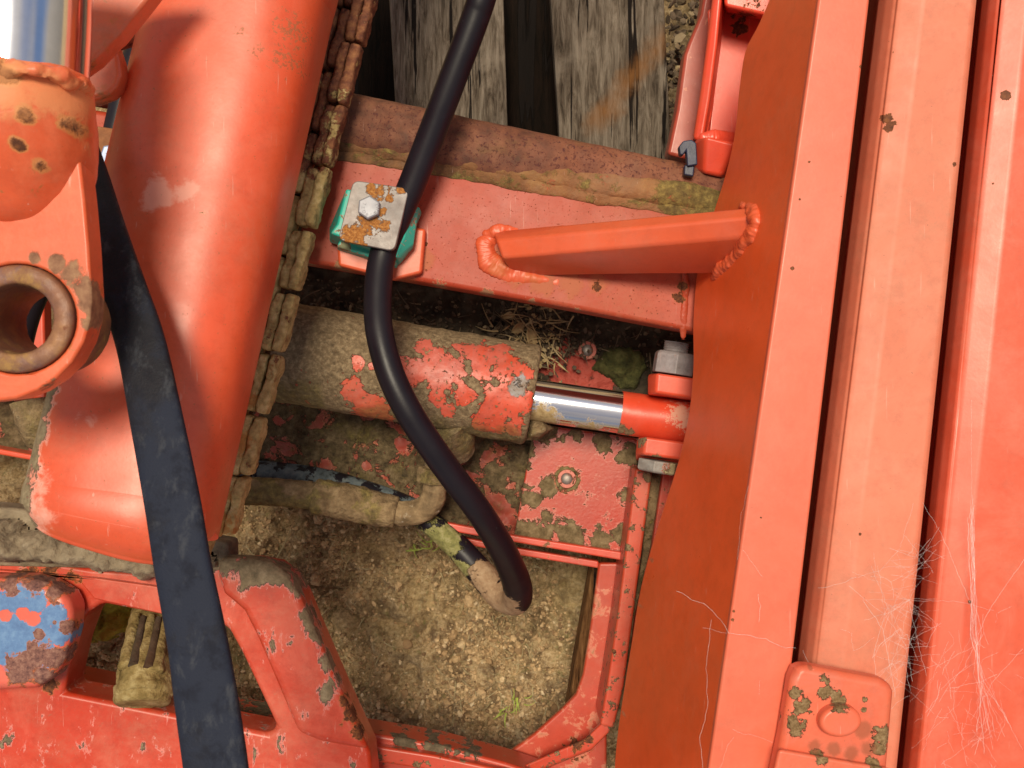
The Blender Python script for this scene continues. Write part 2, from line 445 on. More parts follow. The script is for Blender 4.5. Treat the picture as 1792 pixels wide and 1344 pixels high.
# =================================================================== THE SETTING
# ---- ground: one sheet, fine under the camera, coarse far out
def axis_steps(a, b, fine, far):
    xs = []; x = a
    while x < b: xs.append(x); x += fine
    xs.append(b); l, s = a, fine
    while l > -far: s *= 1.5; l -= s; xs.insert(0, l)
    l, s = b, fine
    while l < far: s *= 1.5; l += s; xs.append(l)
    return xs
gx = axis_steps(-.68, .20, .0030, 12); gy = axis_steps(-.56, -.10, .0030, 12)
def gz(x, y):
    b = .030*noise.fractal(Vector((x*5, y*5, 1)), .9, 2, 3)
    c = .025*noise.fractal(Vector((x*24, y*24, 4)), .8, 2, 5)
    t = noise.turbulence(Vector((x*55, y*55, 2)), 3, True)*.009+noise.turbulence(Vector((x*130, y*130, 7)), 2, True)*.004
    return (b+c+t)-.012
gv = []; gf = []
for y in gy:
    for x in gx: gv.append((x, y, gz(x, y)))
nxg = len(gx)
for j in range(len(gy)-1):
    for i in range(nxg-1): gf.append((j*nxg+i, j*nxg+i+1, (j+1)*nxg+i+1, (j+1)*nxg+i))
link('ground', mesh('ground', gv, gf), M_ground, kind='structure')
def lumps(name, n, place, size, m, flat=.7, parent=None, kind='stuff'):
    vs, fs = [], []
    base = bmesh.new(); bmesh.ops.create_icosphere(base, subdivisions=1, radius=1)
    bv = [v.co.copy() for v in base.verts]; bf = [tuple(v.index for v in f.verts) for f in base.faces]; base.free()
    for k in range(n):
        p = place(k)
        if p is None: continue
        s = size(k); o = len(vs)
        rot = Matrix.Rotation(random.random()*6.28, 3, 'Z') @ Matrix.Rotation(random.random()*3, 3, 'X')
        sx, sy = random.uniform(.7, 1.3), random.uniform(.6, 1.1)
        for v in bv:
            q = rot @ Vector((v.x*sx, v.y*sy, v.z*flat)); q *= s*random.uniform(.72, 1.2); vs.append(p+q)
        fs += [tuple(i+o for i in f) for f in bf]
    return link(name, mesh(name, vs, fs), m, parent, smooth=False, kind=kind)
def soilplace(k):
    for _ in range(9):
        px, py = random.uniform(80, 1100), random.uniform(840, 1344)
        if fr((px*.004, py*.004, 0), 1.6, 2, 3) > random.uniform(-.7, .5): break
    p = V(px, py, 0); p.z = gz(p.x, p.y)+.001; return p
lumps('soil_crumbs', 15000, soilplace, lambda k: random.choice((.0010, .0014, .0020, .0030))*random.uniform(.7, 1.5)*(2.2 if random.random() < .03 else 1), M_crumb)
def blades(name, n, place, L, wid, m, kind=None, parent=None, lift=.012):
    vs, fs = [], []
    for k in range(n):
        p = place(k); a = random.random()*6.28; l = L*random.uniform(.5, 1.4); w = wid*random.uniform(.6, 1.3)
        d = Vector((math.cos(a), math.sin(a), 0)); s = Vector((-d.y, d.x, 0)); o = len(vs); bend = random.uniform(-.4, .4)
        for i in range(5):
            t = i/4; c = p+d*l*t+s*bend*l*t*t+Vector((0, 0, lift*math.sin(t*2.6)*random.uniform(.7, 1)))
            ww = w*(1-t*.75)
            vs += [c-s*ww, c+Vector((0, 0, w*.8)), c+s*ww]
        for i in range(4):
            for j in range(2): q = o+i*3+j; fs.append((q, q+1, q+4, q+3))
    return link(name, mesh(name, vs, fs), m, parent, kind=kind)
blades('dry_grass', 600, soilplace, .018, .0007, M_straw, kind='stuff')
M_green = plain('green_shoot', (.35, .42, .08), .6)
for (x, y) in ((715, 958), (880, 1240), (905, 1228), (760, 955)):
    o = blades('grass_shoot', 6, lambda k: V(x+random.uniform(-14, 14), y+random.uniform(-8, 8), .012), .016, .0012, M_green)
    tag(o, {715: 'small green grass shoot on the soil just below the elbow fitting', 760: 'green grass shoot on the soil beside the dirty hose bend',
            880: 'pale green sprout on the soil, left one of the lower pair', 905: 'pale green sprout on the soil, right one of the lower pair'}[x], 'grass shoot', 'green shoots on the soil')
def stalk(name, a, b, r, h, m, lab, cat):
    A, C = V(*a, h), V(*b, h+.004); mid = (A+C)/2+Vector((.002, .001, .003))
    o = tube(name, [A, mid, C], [r, r*.9, r*.6], m, seg=8, n=4, amp=r*.3, ns=300); return tag(o, lab, cat)
stalk('straw_stalk', (480, 985), (508, 928), .0014, .012, M_straw, 'pale straw stalk lying on the soil right of the chain end', 'straw')
for i, (x, y, r) in enumerate(((965, 1160, .016), (712, 1128, .007), (600, 1090, .018), (840, 1185, .02), (500, 1040, .014))):
    me = bpy.data.meshes.new('stone'); bm = bmesh.new(); bmesh.ops.create_icosphere(bm, subdivisions=4, radius=r)
    for v in bm.verts:
        v.co *= 1+.35*fr(v.co, 50, i*3, 4); v.co.z *= .55
    bm.to_mesh(me); bm.free()
    o = link('clod', me, M_ground if i != 1 else M_crumb); p = V(x, y, 0); o.location = (p.x, p.y, gz(p.x, p.y)+r*.1)
    tag(o, ['cracked brown soil clod near the timber at right of the opening', 'small smooth cream pebble in the middle of the soil', 'dark soil clod in the upper middle of the opening',
            'flat pale clod below the pebble on the soil', 'brown clod on the soil right of the orange tube end'][i], 'pebble' if i == 1 else 'soil clod')
# ---- timber under the machine
pal = thing('timber_pallet', 'weathered grey timber pallet boards under the rusty cross pipe at top', 'pallet', V(930, 100, .1))
def board(pts, h, th, m, lab=None):
    o = prism('board', pts, h, th, m, pal, bev=.002, **({'label': lab} if lab else {})); return o
board([(676, -90), (878, -90), (892, 330), (700, 330)], .17, .03, M_wood)
board([(958, -90), (1158, -90), (1182, 420), (990, 420)], .172, .03, M_wood, 'grey board with an orange rust stain')
board([(868, -90), (970, -90), (990, 420), (885, 420)], .085, .03, M_wood2, 'dark lower board between the grey boards')
board([(560, -120), (700, -120), (715, 330), (560, 330)], .04, .03, M_wood2, 'dark lower board left of the grey boards')
board([(540, 395), (1240, 395), (1240, 480), (540, 480)], .138, .04, M_wood2, 'cross bearer under the boards')
tp = prism('timber_batten', [(1062, 940), (1085, 940), (1060, 1300), (985, 1300), (1005, 1170), (1035, 1000)], .17, .05, M_wood3, bev=.003)
tag(tp, 'dark brown timber batten standing under the right edge of the soil opening', 'timber')
def hedge_place(k):
    return V(random.uniform(1150, 1330), random.uniform(-60, 300), random.uniform(.03, .10))
lumps('leaf_litter', 700, hedge_place, lambda k: random.uniform(.003, .008), M_litter, flat=.35)
# =================================================================== GRAB FRAME (one welded thing)
fm = thing('grab_frame', 'orange red welded frame with rusty cross pipe, box beam and long right rail', 'machine frame', V(1100, 650, .25))
M_pipe = mat('rusted_pipe', ((.085, .032, .020), (.165, .060, .034), (.24, .095, .052)), .75, coat=0, bump=.0005, bscale=300, grime=.1,
    layers=[dict(c=(.09, .028, .028), f=.38, n=300, na=1.4, w=.10, h=-.0002), L_moss(.3, n=30, w=.15, max=.35, h=0)])
tube('cross_pipe', [V(-500, 16, .40), V(0, 100, .40), V(470, 190, .40), V(880, 276, .395), V(1320, 368, .385)], .0285, M_pipe, fm, seg=64, n=40, amp=.0006, ns=40, power=2.8)
M_box = mat('cross_beam_paint', (.40, .038, .011), .5, var=.15, coat=.1, spec=.3, grime=.22, fade=(.44, .08, .04), bump=.00008, bscale=260, layers=[
    L_moss(0, B(.42, (1230, 360, .012), (1180, 345, .010), (1120, 335, .010), (1050, 322, .009), (985, 312, .008), (900, 300, .007), (840, 290, .006), (780, 285, .006), (720, 280, .006), (660, 275, .006)), n=110, na=.8, w=.06, h=.0005, c=((.05, .03, .012), (.16, .085, .035), (.26, .16, .06))),
    dict(c=(.42, .12, .05), max=.8, f=.0, blobs=B(.42, (735, 450, .012), (650, 480, .014), (600, 470, .010), (705, 490, .012), (870, 455, .012), (900, 478, .012), (950, 492, .012), (1000, 497, .012), (1045, 495, .009)), n=90, na=.6, w=.15, h=.0001, rough=.6),
    L_rust(0, B(.42, (1045, 500, .004), (1195, 500, .004), (1190, 520, .005), (745, 425, .003), (838, 420, .0025), (846, 460, .0025)), n=160, na=.9, h=.0003),
    L_mud(0, B(.40, (540, 455, .006), (600, 470, .006), (690, 490, .006), (770, 505, .006), (850, 520, .006), (930, 535, .005), (1010, 550, .004)), n=120, na=1.1, w=.05, max=.75, h=.0004),
    dict(c=(.09, .045, .02), f=.27, n=420, na=1.5, w=.04, h=.0002)])
loft('cross_beam', [[(x, y0, .415), (x, y1, .415), (x-4, y1+5, .35), (x, y0, .35)] for x, y0, y1 in ((-500, 84, 271), (430, 236, 442), (700, 280, 487), (1000, 330, 540), (1320, 381, 602))], M_box, fm, bev=.005)
M_fillet = mat('rusty_fillet', ((.10, .045, .02), (.22, .10, .04), (.32, .18, .07)), .8, coat=0, bump=.0025, bscale=120, grime=.2, layers=[
    L_moss(.36, B(.42, (1240, 350, .03), (1180, 340, .02)), n=50, na=.9, w=.1, h=.0006, max=.8),
    dict(c=(.45, .09, .05), f=.30, n=45, na=1.3, w=.05, h=.0003)])
o = tube('weld_fillet', [V(470, 228, .413), V(700, 264, .413), V(900, 297, .413), V(1100, 329, .413), V(1320, 364, .411)], [.011, .012, .012, .013, .013], M_fillet, fm, seg=40, n=70, squash=.7, amp=.0026, ns=26)
tube('weld_fillet', [V(470, 242, .415), V(700, 277, .415), V(900, 311, .415), V(1100, 343, .415), V(1320, 377, .414)], [.010, .011, .0105, .012, .012], M_fillet, fm, seg=28, n=70, squash=.3, amp=.002, ns=40)
# brace bar
M_par = mat('brace_paint', (.70, .10, .032), .42, var=.1, grime=.12, layers=[
    dict(c=(.50, .15, .05), f=0, blobs=B(.41, (870, 470, .008), (930, 492, .007), (1010, 498, .006)), n=90, na=.8, w=.15, h=0, rough=.6, max=.6),
    L_rust(.0, B(.45, (1298, 375, .004), (1325, 385, .004), (848, 425, .003), (1265, 455, .004)), n=200, na=.9)])
def blobweld(pts, rs, m, par, amp=.0028, ns=90, name='weld_bead'):
    return tube(name, [p-Vector((0, 0, .0045)) for p in pts], [r*.82 for r in rs], m, par, seg=28, n=22, amp=amp*.9, ns=ns*.7, squash=.6, rip=.025, round_end=(.004, .004))
blobweld([V(862, 412, .418), V(850, 432, .42), V(858, 455, .42), V(886, 474, .418), (V(930, 484, .416)), V(990, 492, .414), V(1050, 492, .413)], [.008, .011, .013, .012, .010, .009, .006], M_par, fm)
blobweld([V(852, 408, .42), V(870, 402, .424), V(900, 400, .424)], [.006, .0065, .004], M_par, fm)
blobweld([V(1200, 470, .425), V(1200, 520, .42), V(1197, 560, .418), V(1197, 586, .416)], [.003, .0045, .0045, .003], M_box, fm, .002, 60)
# side plate leaning in under the rail
RH = .60
def railL(y): return 1432-.1429*y
def railR(y): return 1522-.1168*y
A0, A1 = V(railL(0), 0, RH), V(railL(1344), 1344, RH)
ln = (A1-A0).normalized(); down = Vector((-.20, 0, -1)).normalized(); pn = ln.cross(down).normalized()
C0 = Vector((0, 0, CAMZ))
def onplane(px, py, off=0):
    d = V(px, py, 0)-C0; t = (A0+pn*off-C0).dot(pn)/d.dot(pn); return C0+d*t
low = [(1372, -70), (1345, 0), (1325, 45), (1303, 90), (1292, 160), (1285, 230), (1270, 300), (1242, 390), (1220, 470), (1212, 560), (1212, 640), (1205, 720), (1188, 800), (1163, 880), (1138, 960), (1118, 1040), (1105, 1120), (1092, 1200), (1078, 1300), (1070, 1420)]
top = [(railL(y), y) for y in (1420, 1000, 600, 200, -70)]
low = [(v.x, v.y) for v in catmull([Vector((x, y, 0)) for x, y in low], 4)]
pl = [onplane(*p) for p in low]+[onplane(*p) for p in top]
sgn = 1 if pn.x > 0 else -1
loops = [[Vector((p.dot(ln), p.dot(down), 0)) for p in pl]]
tr = tessellate_polygon(loops); n_ = len(pl); pts2 = pl+[p+pn*sgn*.010 for p in pl]
fs = [tuple(t) for t in tr]+[tuple(i+n_ for i in reversed(t)) for t in tr]+[(i, (i+1) % n_, (i+1) % n_+n_, i+n_) for i in range(n_)]
me = mesh('side_plate', pts2, fs)
bm = bmesh.new(); bm.from_mesh(me); bmesh.ops.recalc_face_normals(bm, faces=bm.faces); bmesh.ops.dissolve_limit(bm, angle_limit=R(1), verts=bm.verts, edges=bm.edges); bm.to_mesh(me); bm.free()
M_side = mat('side_plate_paint', (.80, .100, .017), .35, var=.12, coat=.4, grime=.16, fade=(.50, .11, .04), layers=[
    dict(c=(.6, .55, .5), f=.22, n=420, na=1.3, w=.02, h=0, max=.6), L_mud(0, [(onplane(1120, 1060), .003), (onplane(1140, 980), .003), (onplane(1092, 1250), .003)], n=90, w=.3, na=.8, max=.5, h=.0001, halo=None)])
bevel(link('side_plate', me, M_side, fm), .0025)
bl_ = [V(862, 406, .418), V(868, 420, .436), V(878, 452, .44), V(900, 482, .405), V(896, 478, .38), V(870, 412, .38)]
br_ = [onplane(1312, 362), onplane(1322, 378), onplane(1308, 414), onplane(1256, 476), onplane(1256, 472)-Vector((0, 0, .03)), onplane(1306, 372)-Vector((0, 0, .03))]
loft('brace_bar', [[a.lerp(b+Vector((.006, 0, 0)), t) for a, b in zip(bl_, br_)] for t in (0, .1, .3, .5, .7, .9, 1)], M_par, fm, bev=.003)
tube('weld_bead', [onplane(x, y, 0)+Vector((.0025, 0, 0)) for x, y in ((1296, 362), (1312, 366), (1322, 382), (1318, 404), (1300, 430), (1280, 452), (1258, 474), (1240, 486))], [.004, .006, .0075, .007, .006, .007, .007, .003], M_par, fm, seg=36, n=22, amp=.0035, ns=60, rip=.03, round_end=(.003, .003))
M_rail = mat('rail_paint', (.74, .135, .068), .42, var=.08, coat=.4, grime=.14, fade=(.82, .26, .18), layers=[
    L_rust(0, B(RH, (1385, 470, .0022), (1283, 1068, .002), (1281, 1083, .002), (1398, 350, .0015), (1414, 285, .0022), (1505, 118, .002), (1470, 345, .0012), (1330, 905, .0015)), n=200, na=.7, max=.9),
    dict(c=(.12, .05, .03), f=.20, n=330, na=1.3, w=.02, h=0, max=.7)])
prism('top_rail', [(railL(y), y) for y in (-700, 700, 1800)]+[(railR(y), y) for y in (1800, 700, -700)], RH+.003, .16, M_rail, fm, bev=.0022)
prism('rail_gap_blocker', [(railR(y)-14, y) for y in (-700, 700, 1800)]+[(railR(y)-3, y) for y in (1800, 700, -700)], RH-.02, .56, M_rail, fm, bev=0)  # unseen strip added under the rail to keep light out of the gap
# floor of the frame
M_floorL = mat('muddy_floor', (.30, .035, .02), .6, coat=.1, grime=.3, layers=[
    L_mud(.66, n=30, na=1.5, w=.05, hs=150, h=.004, holes=B(.24, (487, 738, .007), (570, 820, .010), (640, 815, .005), (700, 775, .007), (870, 880, .012), (850, 800, .008)), c=((.04, .028, .015), (.13, .09, .045), (.25, .18, .10))), L_moss(.37, n=26, w=.12, max=.8, h=.001)])
crust('floor_plate', [(330, 640), (940, 742), (905, 945), (740, 918), (330, 850)], .235, .0022, .004, .007, 40, M_floorL, fm, label='floor plate under the cylinder caked with dark mud')
prism('floor_base', [(330, 640), (940, 742), (905, 945), (730, 912), (560, 872), (330, 840)], .233, .02, M_floorL, fm, bev=.002)
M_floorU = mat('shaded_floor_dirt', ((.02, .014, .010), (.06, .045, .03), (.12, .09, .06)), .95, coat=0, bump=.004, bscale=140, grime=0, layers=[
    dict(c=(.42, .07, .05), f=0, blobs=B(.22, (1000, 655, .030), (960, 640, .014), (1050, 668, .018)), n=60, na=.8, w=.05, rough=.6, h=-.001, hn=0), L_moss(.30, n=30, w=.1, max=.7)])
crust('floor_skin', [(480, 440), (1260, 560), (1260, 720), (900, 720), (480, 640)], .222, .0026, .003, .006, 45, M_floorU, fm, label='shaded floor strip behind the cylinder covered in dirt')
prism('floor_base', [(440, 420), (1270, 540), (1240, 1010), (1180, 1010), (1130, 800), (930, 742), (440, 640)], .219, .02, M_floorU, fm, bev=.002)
M_panel = mat('patchy_red_panel', RED, .32, var=.1, coat=.4, grime=.1, bump=.0002, layers=[
    L_mud(.22, B(.25, (950, 760, .014), (915, 800, .012), (925, 870, .012), (920, 930, .012), (1000, 765, .010), (1060, 770, .012), (1105, 800, .012), (1100, 870, .008), (1090, 930, .012), (1000, 935, .014), (1050, 945, .014), (960, 915, .012), (950, 930, .012), (960, 850, .010)),
          holes=B(.25, (1030, 830, .022), (1050, 890, .018), (985, 885, .016), (1000, 790, .014)), n=55, na=1.1, w=.04, h=.0018, c=((.07, .048, .022), (.18, .13, .065), (.31, .23, .13)), halo=((.62, .24, .18), .10)),
    L_mud(0, B(.25, (992, 838, .014)), n=120, na=.4, w=.03, h=.001, c=((.08, .06, .02), (.18, .14, .06), (.3, .24, .12)))])
prism('red_panel', [(935, 742), (1122, 768), (1108, 880), (1086, 972), (900, 938)], .25, .012, M_panel, fm, bev=.002, label='patchy red panel with a rivet')
M_lip = mat('lip_paint', (.70, .06, .03), .4, coat=.6, grime=.2, layers=[L_mud(.33, n=70, na=1.2, w=.04, max=.9, h=.001), L_rust(.24, n=140, na=1.2)])
prism('plate_lip', [(735, 905), (905, 938), (1088, 966), (1088, 981), (903, 951), (735, 921)], .262, .012, M_lip, fm, bev=.002)
prism('plate_lip', [(750, 928), (912, 960), (1048, 982), (1048, 995), (910, 972), (750, 940)], .228, .012, M_lip, fm, bev=.002, label='lower lip of the floor plate')
M_rivet = mat('rivet_steel', (.35, .33, .31), .5, metal=.7, coat=0, grime=.3, layers=[L_rust(.36, n=150, na=1.2), L_mud(.3, n=120)])
M_ring = mat('rivet_ring', (.55, .09, .05), .5, layers=[L_mud(.38, n=160, na=1.2)])
for (x, y, h, lab) in ((992, 838, .251, 'bright rivet on the red panel'), (1028, 613, .229, 'rivet in the shaded dirt above the rod')):
    rv = tube('rivet', [V(x, y, h-.004), V(x, y, h+.004)], [.0108, .0098], M_ring, fm, n=1, seg=32, label=lab, up=Vector((0, 1, 0)))
    cyl('rivet_core', V(x, y, h+.003), Vector((0, 0, 1)), .0068, .004, M_rivet, rv, dome=1)
# rails and lower corner right of the opening
M_edge = mat('lower_rail_paint', (.58, .046, .014), .42, var=.12, coat=.5, grime=.22, fade=(.60, .13, .07), layers=[
    L_mud(.22, B(.30, (1135, 838, .006), (1085, 1280, .008)), n=90, na=1.6, w=.05), L_rust(.0, B(.3, (1090, 1262, .006), (1010, 1308, .008), (1030, 1300, .006), (1075, 1140, .003)), n=120, na=.8)])
prism('inner_rail', [(1112, 820), (1142, 826), (1122, 985), (1108, 1080), (1092, 1200), (1074, 1275), (1050, 1270), (1062, 1200), (1080, 1080), (1092, 985), (1098, 935)], .30, .075, M_edge, fm, bev=.003)
M_groove = mat('muddy_groove', MUD, .95, coat=0, bump=.003, bscale=220, grime=0, layers=[L_moss(.42, n=60, w=.06, max=.8)])
prism('rail_web', [(1140, 820), (1190, 828), (1180, 900), (1150, 990), (1120, 1100), (1100, 1260), (1075, 1260), (1105, 1080), (1122, 985)], .27, .03, M_groove, fm, bev=.002)
M_rr = mat('outer_flange_paint', (.66, .06, .03), .45, coat=.5, grime=.2, layers=[L_mud(.36, n=60, na=1.3, w=.04, h=.001)])
prism('outer_flange', [(1160, 826), (1205, 832), (1200, 900), (1160, 1010), (1130, 1110), (1110, 1290), (1085, 1300), (1096, 1200), (1112, 1080), (1140, 960)], .284, .012, M_rr, fm, bev=.002)
M_web2 = mat('corner_plate_paint', (.50, .042, .014), .4, coat=.5, grime=.15, layers=[L_mud(.26, B(.22, (1088, 960, .01)), n=50, na=1, w=.12, max=.6, h=.0003), L_rust(0, B(.24, (1010, 1312, .008), (1030, 1303, .006)), n=150)])
prism('corner_plate', [(1048, 985), (1095, 985), (1078, 1120), (1062, 1250), (1062, 1420), (720, 1420), (868, 1334), (935, 1285), (985, 1240), (1008, 1215), (1020, 1180), (1030, 1120)], .235, .010, M_web2, fm, bev=.003)
loft('corner_flange', [[(1078, 1240, .29), (1068, 1280, .29), (1060, 1282, .24), (1070, 1242, .24)], [(1025, 1292, .285), (1035, 1312, .285), (1033, 1314, .24), (1020, 1296, .24)], [(905, 1344, .28), (935, 1352, .28), (935, 1354, .23), (900, 1350, .23)], [(770, 1400, .27), (810, 1410, .27), (810, 1414, .22), (770, 1405, .22)]], M_edge, fm, bev=.003)
M_bot = mat('bottom_rail_paint', (.54, .042, .014), .42, coat=.5, grime=.2, layers=[L_mud(0, B(.30, (700, 1305, .010), (760, 1312, .010), (820, 1322, .008), (440, 1262, .012), (400, 1255, .01)), n=60, na=1.8, w=.05, c=((.06, .05, .03), (.14, .11, .07), (.24, .19, .12))), L_rust(.2, n=120)])
prism('bottom_rail', [(80, 1178), (400, 1243), (640, 1283), (760, 1302), (885, 1335), (960, 1360), (960, 1430), (80, 1430)], .292, .05, M_bot, fm, bev=.004)
prism('bottom_lip', [(380, 1262), (640, 1303), (760, 1322), (900, 1352), (900, 1372), (380, 1290)], .303, .02, M_edge, fm, bev=.003)
# clevis lugs
M_lug = mat('lug_paint', (.74, .07, .025), .35, coat=.4, grime=.15, layers=[L_mud(.0, B(.38, (1150, 700, .004), (1125, 775, .005), (1180, 705, .003), (1150, 803, .005)), n=150, na=1, w=.05), L_rust(.20, n=180, na=1.2)])
LH = .375
loft('clevis_lug', [[(1134, 655, .36), (1150, 652, LH), (1230, 664, LH), (1230, 672, .25), (1134, 660, .25)], [(1134, 690, .36), (1147, 688, LH), (1228, 700, LH), (1228, 712, .25), (1134, 700, .25)]], M_lug, fm, bev=.003, label='upper red lug beside the rod')
loft('clevis_lug', [[(1116, 765, .355), (1130, 764, LH-.005), (1215, 776, LH-.005), (1215, 786, .25), (1116, 775, .25)], [(1112, 796, .355), (1126, 796, LH-.005), (1212, 808, LH-.005), (1212, 816, .25), (1112, 806, .25)]], M_lug, fm, bev=.003, label='lower chipped red lug beside the rod')
# weld pad under hose clamp
prism('clamp_pad', [(585, 380), (745, 400), (738, 478), (690, 490), (592, 465)], .427, .012, M_par, fm, bev=.003)
# =================================================================== clevis bolt
M_steel = mat('weathered_steel', ((.20, .19, .19), (.30, .29, .31), (.42, .41, .44)), .6, metal=.3, coat=0, bump=.0004, grime=.3, layers=[L_rust(.30, n=90, na=1), L_mud(.28, n=60, na=1.1)])
cb = thing('clevis_bolt', 'weathered steel bolt and nut through the two red lugs', 'bolt', V(1170, 730, .33))
ax = (V(1176, 650, .35)-V(1150, 820, .35)).normalized()
hexhead('nut', V(1176, 655, .352), ax, .0215, .022, M_steel, cb, rot=R(15))
tube('bolt_thread', [V(1176, 655, .352)+ax*k*.0011 for k in range(18, 30)], [.0125 if k % 2 else .0116 for k in range(12)], M_steel, cb, n=1)
M_headp = mat('mossy_bolt_head', ((.20, .18, .17), (.32, .31, .30), (.46, .44, .42)), .6, metal=.2, coat=0, bump=.0006, layers=[L_mud(0, B(.36, (1185, 822, .012), (1190, 815, .01)), n=100, na=.6, c=((.3, .24, .13), (.45, .38, .22), (.6, .52, .33))), L_moss(.3, n=60)])
hexhead('bolt_head', V(1154, 806, .352), -ax, .0215, .012, M_headp, cb, rot=R(5))
# =================================================================== rails 2 and 3
def beam(name, label, l0, ls, r0, rs, h, m, under=.0, deep=.50):
    secs = []
    for y in (-700, 0, 400, 800, 1200, 1900):
        a, b = l0+ls*y, r0+rs*y
        L = [(a, y, h-.050), (a+2, y, h-.030), (a+15, y, h-.017), (a+30, y, h-.0072), (a+40, y, h-.0052), (a+82, y, h), (b-7, y, h), (b, y, h-.004)]
        q = [V(*p) for p in L]; lo = q[0]+Vector((under, 0, -deep)); ro = q[-1]+Vector((-.001, 0, -deep))  # unseen wall depth added below each beam so the gaps go dark
        secs.append([lo]+q+[ro])
    t = thing(name, label, 'steel beam', V(l0+30, 1300, h-.1))
    loft('beam_body', secs, m, t, bev=.0022)
    t.children[0].modifiers['bevel'].angle_limit = R(3)
    return t
M_b2 = mat('faded_beam_paint', (.70, .200, .115), .5, var=.08, coat=.12, coatr=.45, grime=.3, fade=(.74, .30, .20), layers=[
    L_rust(0, B(.59, (1552, 92, .0025), (1568, 88, .0015), (1556, 142, .0018), (1545, 168, .002), (1562, 160, .0016), (1556, 205, .004), (1560, 218, .004), (1530, 284, .002), (1505, 935, .0015), (1670, 288, .0025)), n=220, na=.8, max=.9),
    dict(c=(.10, .04, .03), f=.19, n=300, na=1.3, w=.02, h=0)])
b2 = beam('channel_beam', 'faded pink orange beam between two dark gaps with a bolted plate at its foot', 1535, -.1227, 1710, -.104, .59, M_b2, under=.05)
M_b3 = mat('outer_beam_paint', (.74, .100, .045), .42, var=.1, coat=.4, grime=.2, fade=(.85, .3, .22), layers=[
    L_rust(0, B(.60, (1763, 165, .0035), (1741, 320, .0015), (1697, 1053, .002)), n=220, na=.6, max=.85), dict(c=(.10, .04, .03), f=.19, n=300, na=1.3, w=.02, h=0)])
b3 = beam('outer_beam', 'wide glossy orange beam along the right edge hung with cobweb', 1716, -.104, 2310, -.104, .60, M_b3)
# bolted plate
M_wp = mat('end_plate_paint', (.74, .13, .06), .45, var=.12, coat=.4, grime=.3, layers=[
    L_mud(0, B(.622, (1444, 1190, .0038), (1446, 1214, .0055), (1466, 1226, .0055), (1402, 1238, .0062), (1392, 1268, .0062), (1545, 1288, .0062), (1540, 1308, .0055), (1514, 1225, .003), (1512, 1242, .003), (1395, 1215, .005), (1430, 1320, .004), (1525, 1338, .005)), n=110, na=1.2, w=.03, cs=300, c=((.10, .06, .02), (.24, .15, .07), (.40, .28, .15)), halo=((.25, .07, .03), .04)),
    dict(c=(.30, .09, .045), f=0, blobs=B(.622, (1510, 1275, .006), (1460, 1310, .005), (1490, 1318, .005), (1520, 1310, .005), (1425, 1305, .005), (1420, 1170, .003)), n=80, na=.5, w=.2, max=.7, h=0)])  # last layer: shade beside and below the boss painted dark red
wp = prism('end_plate', [(1392, 1172), (1404, 1164), (1540, 1189), (1560, 1197), (1566, 1212), (1548, 1420), (1340, 1420), (1368, 1290), (1384, 1190)], .622, .02, M_wp, b2, bev=.006, label='rounded end plate with mud patches')
prism('bolt_boss', [(1472+37*math.cos(a)-2*math.sin(a), 1264+28*math.sin(a)) for a in [2*math.pi*k/40 for k in range(40)]], .632, .014, M_wp, b2, bev=.0035)
loft('plate_step', [[(1362, 1310, .621), (1362, 1310, .632), (1330, 1450, .632), (1330, 1450, .621)], [(1562, 1345, .621), (1562, 1345, .632), (1545, 1450, .632), (1545, 1450, .621)]], M_wp, b2, bev=.003)
md = crust('mud_patch', [(1372, 1235), (1384, 1225), (1392, 1290), (1372, 1330), (1362, 1300)], .600, .0016, .012, .006, 90, M_mud, b2, edge=.006)
# =================================================================== upper right bracket behind the rail
br = thing('side_bracket', 'bright red folded bracket standing behind the right rail at the top', 'bracket', V(1250, 200, .3))
M_br1 = mat('bracket_shade_side', (.42, .05, .03), .4, coat=.4, grime=.2, layers=[L_mud(.24, n=60, max=.5, w=.1, h=0)])  # darker copy of the bracket paint, with side shade put into the colour
M_br2 = mat('bracket_paint', (.76, .06, .025), .34, coat=.4, grime=.12, layers=[L_rust(0, B(.36, (1243, 100, .002), (1236, 145, .002), (1240, 232, .003), (1303, 28, .008), (1222, 268, .006), (1225, 300, .003)), n=160, na=.9)])
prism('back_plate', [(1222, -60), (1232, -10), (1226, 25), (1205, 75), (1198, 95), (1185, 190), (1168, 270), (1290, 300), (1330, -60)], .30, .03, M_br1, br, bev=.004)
loft('front_flange', [[(1246, -60, .40), (1262, -60, .405), (1268, -60, .34), (1246, -60, .32)], [(1246, 0, .40), (1262, 0, .405), (1268, 10, .34), (1246, 0, .32)], [(1236, 80, .395), (1255, 80, .40), (1262, 80, .34), (1236, 80, .32)], [(1224, 170, .385), (1243, 172, .39), (1250, 172, .34), (1224, 170, .31)], [(1212, 245, .38), (1230, 247, .385), (1240, 250, .34), (1212, 245, .30)]], M_br2, br, bev=.004)
prism('inner_web', [(1252, -60), (1370, -60), (1350, 30), (1290, 260), (1238, 246), (1245, 160), (1256, 60)], .335, .01, M_br2, br, bev=.003)
loft('top_fold', [[(1262, -60, .40), (1380, -60, .40), (1380, -60, .33), (1262, -60, .33)], [(1268, 12, .395), (1360, 32, .40), (1356, 40, .34), (1268, 22, .34)]], M_br2, br, bev=.004)
loft('foot_block', [[(1214, 248, .41), (1235, 236, .43), (1290, 250, .43), (1300, 256, .40), (1290, 256, .33), (1214, 248, .33)], [(1216, 300, .405), (1232, 304, .42), (1262, 310, .42), (1280, 316, .40), (1290, 322, .33), (1216, 306, .33)]], M_br2, br, bev=.004)
blobweld([V(1246, 20, .37), V(1247, 100, .365), V(1240, 180, .36), V(1232, 235, .37)], [.004, .006, .006, .007], M_br2, br, .002, 70)
